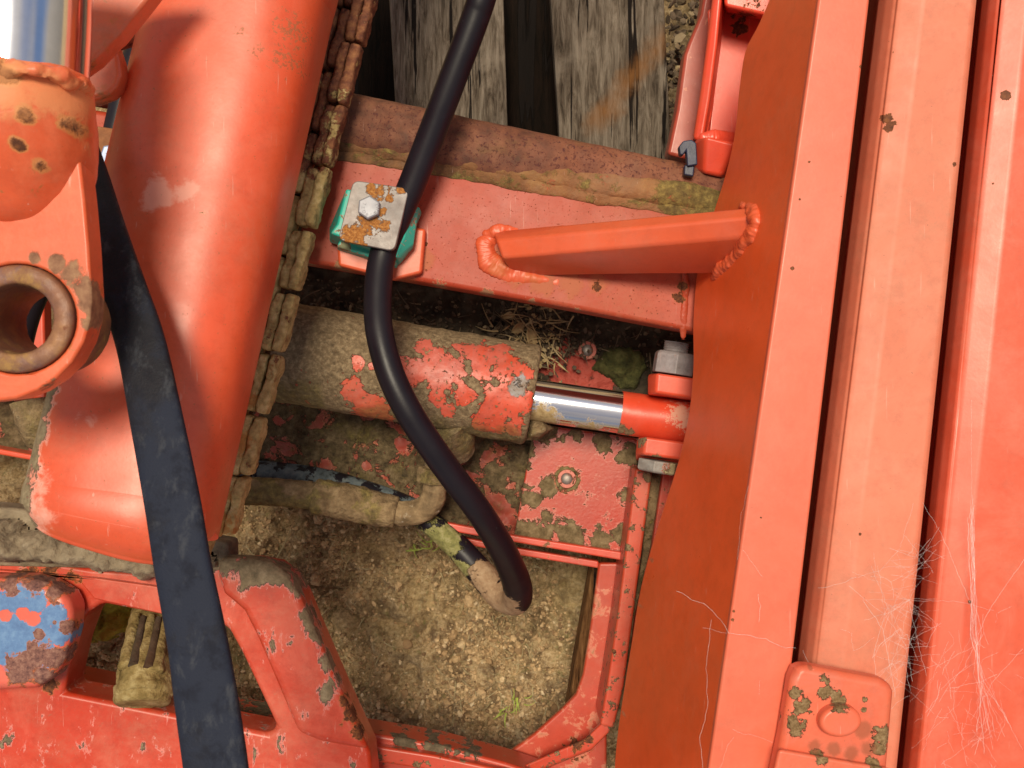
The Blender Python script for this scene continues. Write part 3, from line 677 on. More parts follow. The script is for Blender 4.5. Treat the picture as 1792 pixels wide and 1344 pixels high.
blobweld([V(1232, 238, .40), V(1256, 236, .40), V(1282, 240, .395)], [.006, .0085, .007], M_br2, br, .002, 60)
M_clip = plain('dark_blue_plastic', (.022, .028, .065), .45, bump=.0003)
rc = thing('rubber_clip', 'small dark blue plastic clip on the rusty pipe beside the red bracket', 'clip', V(1205, 280, .41))
prism('clip_loop', [(1190, 271), (1188, 256), (1196, 246), (1211, 244), (1219, 250), (1221, 288), (1203, 291), (1201, 264), (1196, 271)], .432, .010, M_clip, rc, bev=.0025)
prism('clip_tail', [(1198, 288), (1216, 290), (1214, 309), (1197, 306)], .428, .010, M_clip, rc, bev=.0015)
# =================================================================== hydraulic cylinder
hc = thing('hydraulic_cylinder', 'mud caked hydraulic cylinder with chrome rod in the middle of the frame', 'hydraulic cylinder', V(700, 650, .33))
def cax(x): return V(x, 651+(x-700)*.175, .33)
sh = .385
M_barrel = mat('muddy_barrel', (.66, .085, .04), .45, coat=.2, grime=.5, bump=.0003, layers=[
    dict(c=MUD, f=.34, n=170, na=1.5, w=.05, h=.0004, rough=.9), L_mud(.95, n=34, na=1.15, w=.015, nr=.68, h=.0022, hs=240, cs=220, halo=None, c=((.13, .09, .05), (.23, .165, .095), (.40, .30, .18)), boost=2.2,
          holes=B(sh, (612, 690, .016), (632, 712, .016), (660, 720, .014), (700, 716, .012), (630, 636, .007), (650, 640, .006), (672, 612, .004), (720, 648, .013), (760, 640, .014), (800, 640, .017), (840, 642, .018), (880, 640, .017), (915, 648, .012), (770, 665, .013), (820, 690, .010), (870, 700, .018), (900, 715, .018), (860, 735, .015), (905, 740, .012), (760, 700, .009), (780, 720, .006), (739, 603, .007), (570, 565, .002), (514, 672, .003))),
    L_moss(0, B(sh, (520, 700, .02), (470, 690, .02), (650, 740, .018), (760, 770, .02), (830, 780, .02), (890, 770, .015)), n=30, na=.5, w=.15, max=.55, h=0),
    dict(c=((.20, .12, .07), (.28, .25, .23), (.36, .36, .40)), f=0, blobs=B(sh, (905, 680, .009), (912, 668, .007)), n=120, na=.4, w=.05, h=-.0006, hn=0, rough=.6)])
tube('barrel', [cax(360), cax(550), cax(750), cax(925)], [.0506, .0506, .0506, .0506], M_barrel, hc, seg=140, n=70, amp=.0011, ns=55, round_end=(0, .005))
tube('port_boss', [V(770, 735, .33), V(790, 765, .315), V(806, 792, .30)], [.034, .026, .0165], M_barrel, hc, seg=40, n=10, amp=.002, ns=60)
r0, r1, r2, r3 = V(915, 697, .33), V(1010, 711, .33), V(1086, 722, .33), V(1240, 745, .33)
def chrome():
    m = N('chrome'); m.p.inputs['Metallic'].default_value = 1
    n = m.noise(60, 5, .6, stretch=(.12, 1, 1, R(-8)))
    col = m.mix(m.rng(n, .4, .65, 0, .3), (.80, .80, .84), (.55, .50, .48))
    k = m.rng(m.math('ADD', m.dist(V(945, 742, .345)), m.math('MULTIPLY', m.noise(140, 6, .7), .045)), .040, .046, 1, 0)
    k2 = m.rng(m.math('ADD', m.dist(V(1030, 760, .335)), m.math('MULTIPLY', m.noise(140, 6, .7, off=3), .055)), .040, .046, 1, 0)
    k = m.math('MAXIMUM', k, k2)
    col = m.mix(k, col, m.ramp(m.noise(250, 5), [(.3, (.25, .17, .07)), (.7, (.5, .38, .2))]))
    m.put(m.p.inputs['Base Color'], col); m.put(m.p.inputs['Metallic'], m.math('SUBTRACT', 1, k)); m.put(m.p.inputs['Roughness'], m.math('MULTIPLY_ADD', k, .8, .13))
    return m.m
M_chrome = chrome()
tube('chrome_rod', [r0, r1, r2], .0212, M_chrome, hc, seg=64, n=6, caps=False)
M_rend = mat('rod_end_paint', (.70, .06, .02), .35, coat=.4, grime=.1, layers=[L_mud(0, B(.345, (1085, 752, .005), (1100, 757, .004)), n=150, na=1), dict(c=(.72, .35, .25), f=0, blobs=B(.35, (1190, 722, .010), (1200, 735, .008)), n=260, na=1.3, w=.1, h=0)])
tube('rod_end', [r2-(r3-r2)*.01, r2+(r3-r2)*.3, r3], .0220, M_rend, hc, seg=64, n=10, amp=.0002)
crust('mud_collar', [(925, 726), (945, 730), (962, 750), (945, 768), (920, 770)], .318, .0016, .02, .008, 70, M_mud, hc, edge=.012, label='mud gathered under the rod gland')
# =================================================================== hose, pipe
M_hose = mat('black_rubber', (.009, .007, .012), .42, coat=.0, var=.3, grime=0, bump=.00008, bscale=500, spec=.3, layers=[
    dict(c=(.30, .32, .38), f=.18, n=380, na=1.3, w=.02, h=0, max=.5), dict(c=((.05, .06, .06), (.10, .125, .14), (.17, .19, .19)), f=0, blobs=B(.25, *[(x, y, .014) for x, y in ((420, 828), (470, 830), (520, 834), (570, 842), (620, 855), (670, 873), (710, 890))]), n=90, rough=.8, h=.0003), dict(c=(.025, .022, .034), f=.33, n=18, na=1.1, w=.15, max=.35, h=0, rough=.6),
    L_mud(0, B(.27, (770, 950, .022), (800, 1000, .014), (810, 1020, .010)), n=60, na=1.1, w=.02, halo=None, c=((.12, .12, .05), (.26, .25, .09), (.42, .38, .2))),
    L_mud(0, B(.275, (850, 1010, .018), (880, 1040, .018), (900, 1062, .012), (865, 1050, .016)), n=60, na=.5, w=.02, halo=None, c=((.28, .17, .10), (.38, .25, .15), (.48, .34, .22)))])
hh = thing('hydraulic_hose', 'black rubber hydraulic hose running from the top through the green clamp to a U bend', 'hose', V(660, 400, .42))
HP = [(990, -500, .50), (860, -60, .50), (832, 30, .495), (795, 130, .485), (757, 230, .472), (722, 320, .46), (690, 395, .452), (668, 455, .452), (661, 520, .462), (664, 580, .472), (682, 650, .478), (712, 715, .478), (750, 775, .47), (793, 835, .455), (835, 890, .435), (870, 945, .40), (895, 995, .36), (906, 1030, .325), (902, 1050, .295), (878, 1043, .275), (846, 1008, .265), (805, 962, .26), (765, 925, .257), (715, 890, .253), (640, 862, .25), (560, 840, .25), (470, 828, .25), (380, 826, .25)]
tube('hose_sleeve', [V(*p) for p in HP], [.0123]*(len(HP)-13)+[.0130, .0140, .0150, .0155, .0155, .0150, .0140]+[.0130]*6, M_hose, hh, seg=40, n=12)
mp = thing('muddy_pipe', 'mud covered hydraulic hose with crimped collar and elbow fitting below the cylinder', 'pipe', V(560, 880, .27))
M_mp = mat('mud_coating', MUD, .95, coat=0, bump=.003, bscale=260, grime=0, layers=[L_moss(.34, B(.29, (430, 880, .02), (480, 885, .02), (540, 890, .015), (520, 892, .015)), n=30, w=.12, max=.7, h=0)])
M_elb = mat('mud_spotted_elbow', MUD, .8, coat=0, bump=.002, bscale=200, grime=0, layers=[dict(c=((.22, .12, .05), (.42, .33, .22), (.75, .72, .68)), f=.36, n=60, na=1.2, w=.05, rough=.4, h=-.0005, hn=0)])
tube('pipe_sleeve', [V(360, 853, .285), V(420, 858, .285), V(490, 862, .285), V(560, 869, .285)], .0148, M_mp, mp, seg=48, n=26, amp=.0012, ns=80)
tube('crimp_collar', [V(553, 868, .285), V(600, 877, .285), V(655, 889, .285), V(690, 896, .285)], [.0185, .0190, .0185, .0165], M_mp, mp, seg=48, n=22, amp=.0016, ns=80, round_end=(.003, .003))
tube('elbow', [V(680, 894, .285), V(722, 898, .288), V(752, 882, .292), V(762, 850, .296), V(763, 815, .30), V(765, 785, .302)], [.0125, .0130, .0130, .0125, .0125, .0125], M_elb, mp, seg=40, n=16, amp=.0012, ns=90)
hexhead('pipe_nut', V(762, 842, .296), (V(765, 785, .302)-V(762, 842, .296)), .0205, .016, M_mp, mp)
# =================================================================== clamp
hcl = thing('hose_clamp', 'green hose clamp with rusty square plate and zinc bolt gripping the black hose', 'hose clamp', V(655, 390, .42))
M_green_pl = mat('green_plastic', (.035, .42, .34), .5, coat=.1, var=.15, grime=.0, fade=(.3, .6, .5), layers=[L_mud(.20, B(.45, (600, 430, .005), (700, 470, .004)), n=120, na=1.2, w=.05, max=.8, h=.0003, c=((.03, .06, .03), (.08, .16, .09), (.2, .28, .15)))])
M_zinc = mat('rusty_zinc_plate', ((.16, .145, .14), (.23, .215, .21), (.31, .295, .29)), .5, metal=.25, coat=0, bump=.0002, grime=.1, layers=[
    dict(c=((.16, .05, .012), (.34, .13, .025), (.52, .26, .08)), f=.10, blobs=B(.473, (612, 412, .009), (625, 405, .009), (640, 395, .008), (655, 388, .006), (668, 370, .004), (665, 335, .007), (650, 330, .005), (700, 332, .004), (608, 425, .008), (680, 345, .004), (672, 395, .005), (630, 428, .005)), n=150, na=.9, w=.06, h=.0003, rough=.8, cs=400)])
M_zincb = mat('zinc_bolt', (.30, .32, .37), .5, metal=.2, coat=0, var=.08, grime=.08)
gh = .455
loft('clamp_body', [[(606, 330, gh), (716, 348, gh), (733, 365, gh-.012), (733, 375, gh-.032), (600, 345, gh-.032)], [(590, 392, gh), (708, 412, gh), (724, 428, gh-.012), (722, 436, gh-.032), (576, 400, gh-.032)],
    [(578, 408, gh), (692, 452, gh), (700, 455, gh-.012), (698, 466, gh-.032), (577, 425, gh-.032)]], M_green_pl, hcl, bev=.002, label='upper green half of the clamp')
loft('clamp_body', [[(618, 350, gh-.018), (735, 362, gh-.018), (738, 372, gh-.030), (738, 374, gh-.036), (610, 352, gh-.036)], [(590, 432, gh-.015), (690, 464, gh-.015), (694, 470, gh-.028), (694, 472, gh-.036), (590, 440, gh-.036)]], M_green_pl, hcl, bev=.0015, label='lower green half of the clamp')
cpts = []
cor = [(618, 315), (716, 330), (690, 440), (591, 420)]
for i, c in enumerate(cor):
    a, b = Vector(cor[i-1]), Vector(cor[(i+1) % 4]); c = Vector(c)
    u, w_ = (a-c).normalized(), (b-c).normalized()
    for t in (0, .25, .5, .75, 1):
        q = c+u*13*(1-t)**2+w_*13*t**2; cpts.append((q.x, q.y))
prism('clamp_plate', cpts, .470, .007, M_zinc, hcl, bev=.001)
bt = hexhead('bolt', V(647, 365, .4705), Vector((0, 0, 1)), .0105, .0075, M_zincb, hcl, rot=R(25))
M_mark = plain('stamped_marks', (.28, .28, .32), .5)
def letters(txt, c, r, a0, size, par):
    for i, ch in enumerate(txt):
        if ch == ' ': continue
        a = a0-i*R(34)
        cu = bpy.data.curves.new('letter', 'FONT'); cu.body = ch; cu.size = size; cu.extrude = .00012; cu.align_x = 'CENTER'; cu.align_y = 'CENTER'
        t_ = bpy.data.objects.new('letter', cu); COL.objects.link(t_)
        bpy.context.view_layer.update()
        me = bpy.data.meshes.new_from_object(t_); bpy.data.objects.remove(t_)
        me.transform(Matrix.Translation(c+Vector((math.cos(a), math.sin(a), 0))*r) @ Matrix.Rotation(a-math.pi/2, 4, 'Z'))
        link('letter', me, M_mark, par, smooth=False)
letters('THE', V(648, 364, .4782), .0062, R(30), .0042, bt)
letters('8.8', V(648, 364, .4782), .0062, R(-50), .0040, bt)
letters('G2L', V(648, 364, .4782), .0062, R(-150), .0040, bt)
# second clamp at left
M_rplate = mat('rusty_clamp_plate', ((.10, .035, .012), (.22, .085, .03), (.36, .17, .07)), .8, coat=0, bump=.0008, bscale=300)
c2 = thing('hose_clamp', 'rust brown clamp plate with blue zinc bolt half hidden behind the orange tube', 'hose clamp', V(195, 265, .42))
prism('clamp_plate', [(168, 220), (225, 228), (260, 232), (235, 345), (160, 330), (160, 228)], .470, .008, M_rplate, c2, bev=.002)
b_ = hexhead('bolt', V(200, 275, .4705), Vector((0, 0, 1)), .0110, .0075, mat('blue_zinc_bolt', (.35, .47, .72), .35, metal=.5, coat=0, grime=.1), c2, rot=R(10))
letters('THE', V(200, 275, .4782), .0062, R(150), .0042, b_)
h2 = tube('hydraulic_hose', [V(262, -40, .44), V(245, 80, .45), V(225, 150, .455), V(203, 245, .455), V(190, 330, .45)], .0125, M_hose, seg=32, n=10)
tag(h2, 'short black dusty hose seen between the orange tube and the hook bracket', 'hose')
# parts of machine seen behind the left lug
bk = thing('rear_frame', 'muddy orange plates glimpsed below and through the left eye', 'machine frame', V(-100, 650, .25))
prism('member_plate', [(-500, 640), (60, 700), (70, 795), (-500, 715)], .24, .02, M_floorL, bk, bev=.002)
prism('member_lip', [(-500, 694), (56, 796), (56, 806), (-500, 706)], .275, .03, M_lug, bk, bev=.002)
prism('member_plate', [(-500, 400), (75, 470), (80, 700), (-500, 640)], .33, .02, mat('clean_member_paint', (.70, .07, .03), .4, layers=[L_mud(0, B(.33, (0, 560, .018), (4, 500, .015), (4, 610, .015)), n=60, na=.8)]), bk, bev=.003)
o = tube('hydraulic_hose', [V(100, 440, .42), V(62, 510, .42), V(38, 580, .41), V(20, 680, .40)], .0125, M_hose, seg=32, n=8)
tag(o, 'black hose end seen through the rusty bushing hole at left', 'hose')
my = tube('mud_fitting', [V(66, 700, .33), V(74, 745, .33), V(92, 790, .31)], [.026, .024, .012], M_mud, seg=40, n=14, amp=.002, ns=60, round_end=(0, .008))
tag(my, 'yellow mud coated fitting below the left eye beside the orange tube', 'fitting')
# =================================================================== boom tube
M_boom = mat('boom_paint', (.72, .090, .030), .38, var=.10, coat=.35, coatr=.38, grime=.22, fade=(.74, .19, .11), layers=[
    dict(c=(.85, .42, .33), f=0, blobs=B(.6, (165, 725, .006), (190, 735, .006), (285, 345, .012), (330, 340, .008), (165, 690, .003), (85, 890, .02), (110, 850, .01), (96, 800, .01)), n=60, na=.8, w=.15, h=0, max=.6, rough=.5),
    L_mud(0, B(.60, (36, 915, .026), (45, 850, .022), (60, 800, .018), (74, 750, .016), (86, 705, .014), (96, 675, .012), (42, 880, .024)), n=60, na=.6, w=.02, c=((.15, .12, .07), (.27, .21, .13), (.38, .31, .20)), halo=((.85, .4, .32), .12)),
    L_rust(0, B(.63, (342, 366, .0035), (490, 68, .002), (432, 85, .0015), (483, 405, .003)), n=300, na=.5, halo=((.45, .2, .08), .1)),
    dict(c=((.09, .08, .03), (.14, .12, .05), (.2, .18, .08)), f=.0, blobs=B(.63, (490, 15, .010), (484, 70, .009), (520, 20, .006), (430, 60, .006), (400, 30, .006)), n=300, na=1.7, w=.05, h=0, max=.5, off=2),
    dict(c=(.9, .8, .75), f=.17, n=240, na=1.3, w=.02, h=0)])
bo = tube('boom_tube', [V(570, -600, .50), V(447, -80, .53), V(427, 0, .532), V(330, 420, .555), V(226, 860, .585), V(220, 884, .587), V(218, 892, .5875), V(212, 918, .585)], [.0712]*6+[.0708, .0625], M_boom, seg=128, n=18, power=2.9, round_end=(0, .004), squash=.82)
tag(bo, 'thick glossy orange steel tube running diagonally down the left side', 'tube')
# =================================================================== chain
ch = thing('leaf_chain', 'rusty mud caked leaf chain running down the right side of the orange tube', 'chain', V(520, 420, .44))
def linkmesh(seed):
    pts = [Vector((0, y, 0)) for y in (-.0225, -.012, 0, .012, .0225)]
    me = tube('link_plate', pts, [.0046, .0054, .0044, .0054, .0046], None, seg=36, n=9, squash=2.6, power=4.5, round_end=(.0025, .0025), link_it=False)
    for v in me.vertices:
        f = fr(v.co+Vector((seed, seed*2, 0)), 60, seed, 5); g = fr(v.co, 260, seed+5, 3)
        n_v = Vector((v.co.x, 0, v.co.z)).normalized(); v.co += n_v*(f*.0022+g*.0010)
    me.polygons.foreach_set('use_smooth', [True]*len(me.polygons)); me.update()
    return me
M_link = mat('rusty_muddy_link', ((.20, .11, .04), (.44, .27, .10), (.64, .46, .20)), .9, coat=0, bump=.0016, bscale=260, grime=0, layers=[
    dict(c=((.09, .03, .02), (.22, .08, .04), (.38, .17, .07)), f=.34, blobs=B(.46, (620, 20, .10), (585, 150, .07), (560, 250, .04)), n=70, na=1.3, w=.06, h=-.0003, rough=.8),
    dict(c=((.28, .20, .08), (.50, .37, .15), (.68, .54, .27)), f=.0, blobs=B(.46, (500, 480, .10), (450, 700, .10), (400, 880, .08), (530, 380, .05)), n=60, na=1.6, w=.12, h=.0005),
    dict(c=(.45, .17, .03), f=.0, blobs=B(.46, (390, 920, .012), (385, 870, .010), (425, 770, .010), (440, 700, .006)), n=90, na=.9, w=.1, h=0, max=.7),
    L_moss(.28, n=40, w=.1, max=.6, h=.0004)])
lm = [linkmesh(s) for s in (1, 5, 9, 14)]
for me in lm: me.materials.append(M_link)
dirv = (V(636, 20, .46)-V(390, 950, .46)); step = dirv.length/8.6; dirn = dirv.normalized(); perp = Vector((dirn.y, -dirn.x, 0))
start = V(634, 20, .46)
k_ = 0
for row in range(8):
    for i in range(-1, 10):
        off = (.5 if (row//2) % 2 else 0)
        if i+off > 8.8: continue
        p = start-dirn*step*(i+off+.03*(row % 2))-perp*(.0092*row-.004)
        p.z = .455-.004*((row//2) % 2)-.0015*(row % 2)
        o = bpy.data.objects.new('link_plate', lm[k_ % 4]); COL.objects.link(o)
        o.parent = ch; o.location = p-ch.location+Vector((random.uniform(-.0007, .0007), random.uniform(-.0015, .0015), random.uniform(-.0015, .0015)))
        o.rotation_euler = (random.uniform(-.05, .05), random.choice((0, math.pi)), math.atan2(dirn.y, dirn.x)-math.pi/2+random.uniform(-.03, .03))
        o.scale = (random.uniform(.92, 1.1), step/.0535*random.uniform(.99, 1.04), 1)
        k_ += 1
tube('chain_core', [start+dirn*.1-perp*.03-Vector((0, 0, .025)), start-dirn*step*8.3-perp*.03-Vector((0, 0, .025))], .022, mat('chain_pin_mud', ((.02, .013, .008), (.05, .035, .02), (.10, .07, .04)), .95, coat=0, bump=.004, bscale=90), ch, seg=24, n=60, amp=.003, ns=60, squash=.6)
# =================================================================== wide flat hose
M_strap = mat('dark_blue_sleeve', (.013, .013, .020), .6, coat=0, var=.3, grime=0, bump=.0004, bscale=700, spec=.2, layers=[
    dict(c=(.018, .024, .046), f=.33, blobs=B(.72, (340, 850, .05), (370, 1000, .06), (390, 1200, .06)), n=30, na=.9, w=.25, h=0, max=.8, rough=.7),
    dict(c=(.009, .009, .015), f=.40, n=55, na=1.2, w=.12, h=0, max=.5), dict(c=(.07, .075, .09), f=.33, n=70, na=1.5, w=.12, h=0, max=.5, st=(1, .5, 1), rough=.8),
    dict(c=(.4, .42, .45), f=.14, n=500, na=1.3, w=.03, h=0, max=.6)])
ST = [(95, 150, .60, 70), (148, 300, .64, 76), (179, 400, .665, 80), (212, 500, .68, 84), (246, 600, .69, 86), (275, 740, .705, 92), (302, 880, .715, 97), (320, 990, .72, 99), (345, 1120, .725, 104), (361, 1225, .73, 110), (378, 1344, .735, 112), (388, 1440, .735, 112), (400, 1700, .73, 112), (400, 2100, .70, 112)]
sp = tube('flat_hose', [V(a, b, h) for a, b, h, w in ST], [w/2*(CAMZ-h)/FPX for a, b, h, w in ST], M_strap, seg=64, n=10, squash=.34, power=3.2)
tag(sp, 'wide flat dark blue rubber hose crossing in front of the orange tube', 'hose')
# =================================================================== ram eye at top left
LHh = .76
rm = thing('lift_ram', 'bright chrome ram rod with chipped orange eye and rusty bushing at the left edge', 'hydraulic ram', V(40, 560, .70))
M_eye = mat('eye_paint', (.78, .115, .036), .40, var=.1, coat=.3, grime=.35, fade=(.78, .24, .12), layers=[ L_rust(.25, n=48, na=1.2, w=.06), 
    L_rust(0, B(.79, (46, 202, .004), (107, 210, .005), (136, 218, .004), (30, 252, .0035), (83, 262, .003), (120, 276, .004), (134, 280, .004), (56, 283, .0035), (60, 315, .0015), (5, 135, .006), (25, 140, .005)), n=120, na=.5, w=.12, halo=((.6, .25, .08), .15)),
    dict(c=(.75, .33, .14), f=.0, blobs=B(.79, (40, 150, .014), (90, 165, .012), (140, 160, .012), (20, 170, .012), (140, 240, .008)), n=60, na=.8, w=.2, max=.6, h=.0003),
    dict(c=((.16, .07, .04), (.28, .14, .08), (.38, .22, .12)), f=0, blobs=B(LHh+.015, (128, 500, .008), (142, 530, .009), (148, 560, .009), (148, 585, .007), (110, 475, .007), (80, 455, .006), (40, 445, .005), (168, 540, .003), (170, 590, .005), (155, 625, .005), (135, 655, .005), (150, 500, .006), (158, 545, .006), (110, 675, .005), (75, 690, .008), (30, 640, .005)), n=60, na=.6, w=.06, h=-.0003, hn=0, rough=.8)])
ey = [(-90, 330), (-60, 300), (80, 290), (140, 280), (148, 350), (155, 430), (160, 520), (157, 560), (146, 598), (126, 634), (98, 662), (64, 684), (28, 698), (-20, 704), (-90, 696), (-140, 650), (-160, 560), (-140, 430)]
cx, cy, hr = 29, 558, 104
hole = [(cx+hr*math.cos(2*math.pi*k/40), cy+hr*.93*math.sin(2*math.pi*k/40)) for k in range(40)]
prism('rod_eye', ey, LHh, .022, M_eye, rm, bev=.005, holes=[hole])
# socket above the eye
tube('eye_socket', [V(30, 158, .755), V(34, 200, .755), V(40, 260, .745), V(42, 310, .735), V(42, 345, .72)], [.0440, .0440, .0440, .0410, .030], M_eye, rm, seg=72, n=12, amp=.0012, ns=40, round_end=(.006, .02))
tube('eye_weld', [V(-110, 120, .775), V(-40, 116, .79), V(30, 120, .797), V(84, 128, .790), V(130, 146, .772), V(152, 160, .752)], [.0045]*6, M_eye, rm, seg=20, n=14, amp=.003, ns=90)
bn = N('bushing_rust')
M_bush = mat('bushing_rust', ((.07, .03, .03), (.20, .085, .05), (.36, .18, .07)), .55, metal=.2, coat=.2, bump=.0006, bscale=120, grime=.1, layers=[dict(c=(.17, .10, .12), f=.34, n=40, na=1.3, w=.12, h=0, max=.8, rough=.45), dict(c=(.42, .24, .07), f=.33, n=40, na=1.3, w=.12, h=0, max=.7, off=5), dict(c=(.16, .035, .015), f=.28, n=110, na=1.2, w=.06, h=0, max=.8)])
# ring: revolve a rounded profile
C = V(22, 556, 0); d_ = CAMZ-LHh; ro = 100*d_/FPX; ri = 62*d_/FPX
C = V(29, 558, LHh)-Vector((0, 0, .0045))
prof = [(ri, -.055), (ri, .000), (ri+.001, .004), (ri+.0015, .0055), (ri+.003, .0062), ((ri+ro)/2, .0064), (ro-.002, .0060), (ro-.0006, .0050), (ro, .003), (ro, -.055)]
vs, fs = [], []; sg = 72
for k in range(sg):
    a = 2*math.pi*k/sg
    for r_, z_ in prof: vs.append(C+Vector((math.cos(a)*r_, math.sin(a)*r_*.95, z_+.001*fr((math.cos(a), math.sin(a), z_*20), 3))))
n_ = len(prof)
for k in range(sg):
    for j in range(n_):
        fs.append((k*n_+j, k*n_+(j+1) % n_, ((k+1) % sg)*n_+(j+1) % n_, ((k+1) % sg)*n_+j))
me = mesh('bushing', vs, fs); fixn(me)
o = link('bushing', me, M_bush, rm); e = o.modifiers.new('e', 'EDGE_SPLIT'); e.split_angle = R(60)
M_chrome2 = plain('polished_chrome', (.85, .86, .9), .13, metal=1, var=.03)
tube('chrome_rod', [V(44, -140, .757), V(40, 0, .757), V(35, 100, .756), V(30, 200, .755)], .0400, M_chrome2, rm, seg=80, n=6)
# =================================================================== hook bracket (between ram and tube)
hk = thing('hook_bracket', 'chipped orange hooked bracket between the chrome ram and the orange tube', 'bracket', V(200, 90, .60))
M_hk = mat('hook_paint', (.76, .11, .03), .42, coat=.6, grime=.4, layers=[L_rust(.33, n=36, na=1.1, w=.06, c=((.05, .02, .015), (.20, .10, .05), (.30, .16, .07))), dict(c=(.5, .22, .05), f=.32, n=50, na=1.1, w=.1, max=.7, h=0, off=3)])
prism('hook_plate', [(120, -70), (310, -70), (256, 2), (205, 65), (196, 72), (165, 105), (130, 130)], .66, .02, M_hk, hk, bev=.003)
prism('hook_lobe', [(150, 100), (190, 68), (200, 78), (208, 100), (212, 130), (205, 152), (190, 165), (160, 176), (140, 178)], .60, .02, M_hk, hk, bev=.004)
tube('hook_pin', [V(190, 62, .56), V(235, 50, .55), V(300, 42, .54)], .0135, M_pipe, hk, seg=32, n=6)
# =================================================================== lower-left tilt frame
tf = thing('tilt_frame', 'chipped red casting with a window and blue patch in the lower left corner', 'machine frame', V(250, 1150, .36))
M_tf = mat('casting_paint', (.56, .038, .011), .36, var=.15, coat=.3, grime=.4, fade=(.72, .16, .10), layers=[
    L_mud(.22, B(.42, (430, 995, .018), (480, 1005, .016), (515, 1035, .014), (535, 1085, .012), (550, 1120, .011), (575, 1165, .012), (590, 1200, .010), (400, 990, .016), (350, 990, .014), (565, 1215, .007)), n=55, na=1.0, w=.03, st=(1, .5, 1), c=((.13, .10, .06), (.24, .18, .11), (.36, .28, .18)), halo=((.75, .3, .26), .08)),
    L_rust(0, B(.42, (600, 1235, .006), (612, 1260, .008), (625, 1290, .007), (130, 1035, .004), (140, 1050, .003), (455, 1150, .002), (475, 1190, .0025), (490, 1225, .0025), (120, 1210, .012), (60, 1215, .01), (140, 1195, .010), (20, 1010, .010), (60, 1015, .010), (100, 1020, .008)), n=110, na=.7, w=.05),
    dict(c=(.12, .21, .38), f=0, blobs=B(.40, (-60, 1400, .006)), n=26, na=.8, w=.04, h=-.0003, hn=0, halo=((.85, .35, .3), .1))])
win = [(178, 1056), (285, 1077), (350, 1085), (398, 1098), (424, 1145), (450, 1200), (484, 1272), (470, 1284), (400, 1270), (300, 1250), (112, 1212), (118, 1180), (130, 1130), (150, 1075)]
prism('casting_body', [(-500, 900), (-90, 965), (60, 978), (160, 995), (290, 1003), (375, 985), (440, 985), (480, 993), (512, 1015), (530, 1050), (548, 1095), (600, 1215), (648, 1318), (660, 1440), (660, 1800), (-500, 1800)], .385, .05, M_tf, tf, bev=.006, holes=[win])
rb = [(380, 1010), (380, 976), (430, 978), (472, 985), (505, 1008), (525, 1048), (545, 1095), (598, 1215), (645, 1316), (560, 1300), (520, 1285), (490, 1215), (450, 1120), (425, 1070), (390, 1040)]
prism('casting_rib', rb, .405, .03, M_tf, tf, bev=.008)
prism('casting_lip', [(-90, 990), (40, 1000), (170, 1012), (300, 1030), (300, 1078), (165, 1048), (140, 1018), (60, 1005), (-90, 1002)], .392, .02, M_tf, tf, bev=.0012)
M_blue = mat('blue_patch_paint', (.78, .13, .09), .35, var=.1, coat=.4, grime=.15, layers=[
    dict(c=((.09, .17, .36), (.12, .23, .45), (.17, .30, .52)), f=0, blobs=B(.425, (30, 1050, .014), (60, 1048, .012), (5, 1060, .012), (25, 1110, .022), (60, 1120, .020), (95, 1080, .011), (100, 1110, .012), (80, 1145, .014), (10, 1135, .018), (35, 1160, .014)), holes=B(.425, (40, 1072, .006), (60, 1082, .007), (10, 1078, .005)), n=50, na=.6, w=.02, rough=.35, h=.0004, hn=0),
    L_rust(0, B(.425, (60, 1150, .012), (90, 1150, .012), (40, 1175, .014), (115, 1100, .006), (118, 1150, .008), (15, 1020, .008), (60, 1020, .010), (95, 1035, .008), (75, 1185, .012), (68, 1110, .004), (95, 1090, .003)), n=70, na=.9, w=.06, c=((.06, .025, .03), (.22, .10, .08), (.36, .20, .15)))])
prism('blue_boss', [(-90, 1015), (40, 1012), (80, 1022), (112, 1042), (126, 1065), (122, 1110), (108, 1160), (90, 1190), (60, 1208), (-90, 1215)], .425, .04, M_blue, tf, bev=.010, label='raised boss with blue paint showing through')
0 and loft('cross_rib', [[(470, 1256, .36), (530, 1290, .36), (530, 1300, .30), (470, 1266, .30)], [(400, 1242, .35), (400, 1256, .35), (400, 1262, .30), (400, 1246, .30)]], M_tf, tf, bev=.003)
M_crust = mat('cracked_mud_crust', ((.17, .13, .09), (.27, .21, .14), (.37, .30, .21)), .95, coat=0, bump=.003, bscale=160, grime=0, layers=[dict(c=(.07, .05, .03), f=.24, n=30, na=1.3, w=.05, h=-.003, hn=0, max=.7)])
def ridge(x, y): return .010*abs(fr((x, y, 0), 26, 3, 4))
crust('mud_crust', [(-300, 850), (-60, 905), (20, 912), (60, 925), (110, 940), (170, 945), (250, 962), (330, 968), (380, 975), (380, 992), (310, 1004), (250, 1004), (200, 1002), (140, 990), (70, 982), (-60, 975), (-300, 940)], .392, .0016, .022, .012, 40, M_crust, tf, edge=.016, ragged=.007, hf=ridge, label='thick grey brown mud ridge along the top of the casting')
prism('mud_shelf', [(-500, 810), (-90, 880), (30, 890), (280, 930), (400, 950), (400, 1000), (-90, 990), (-500, 930)], .388, .04, M_crust, tf, bev=.004)
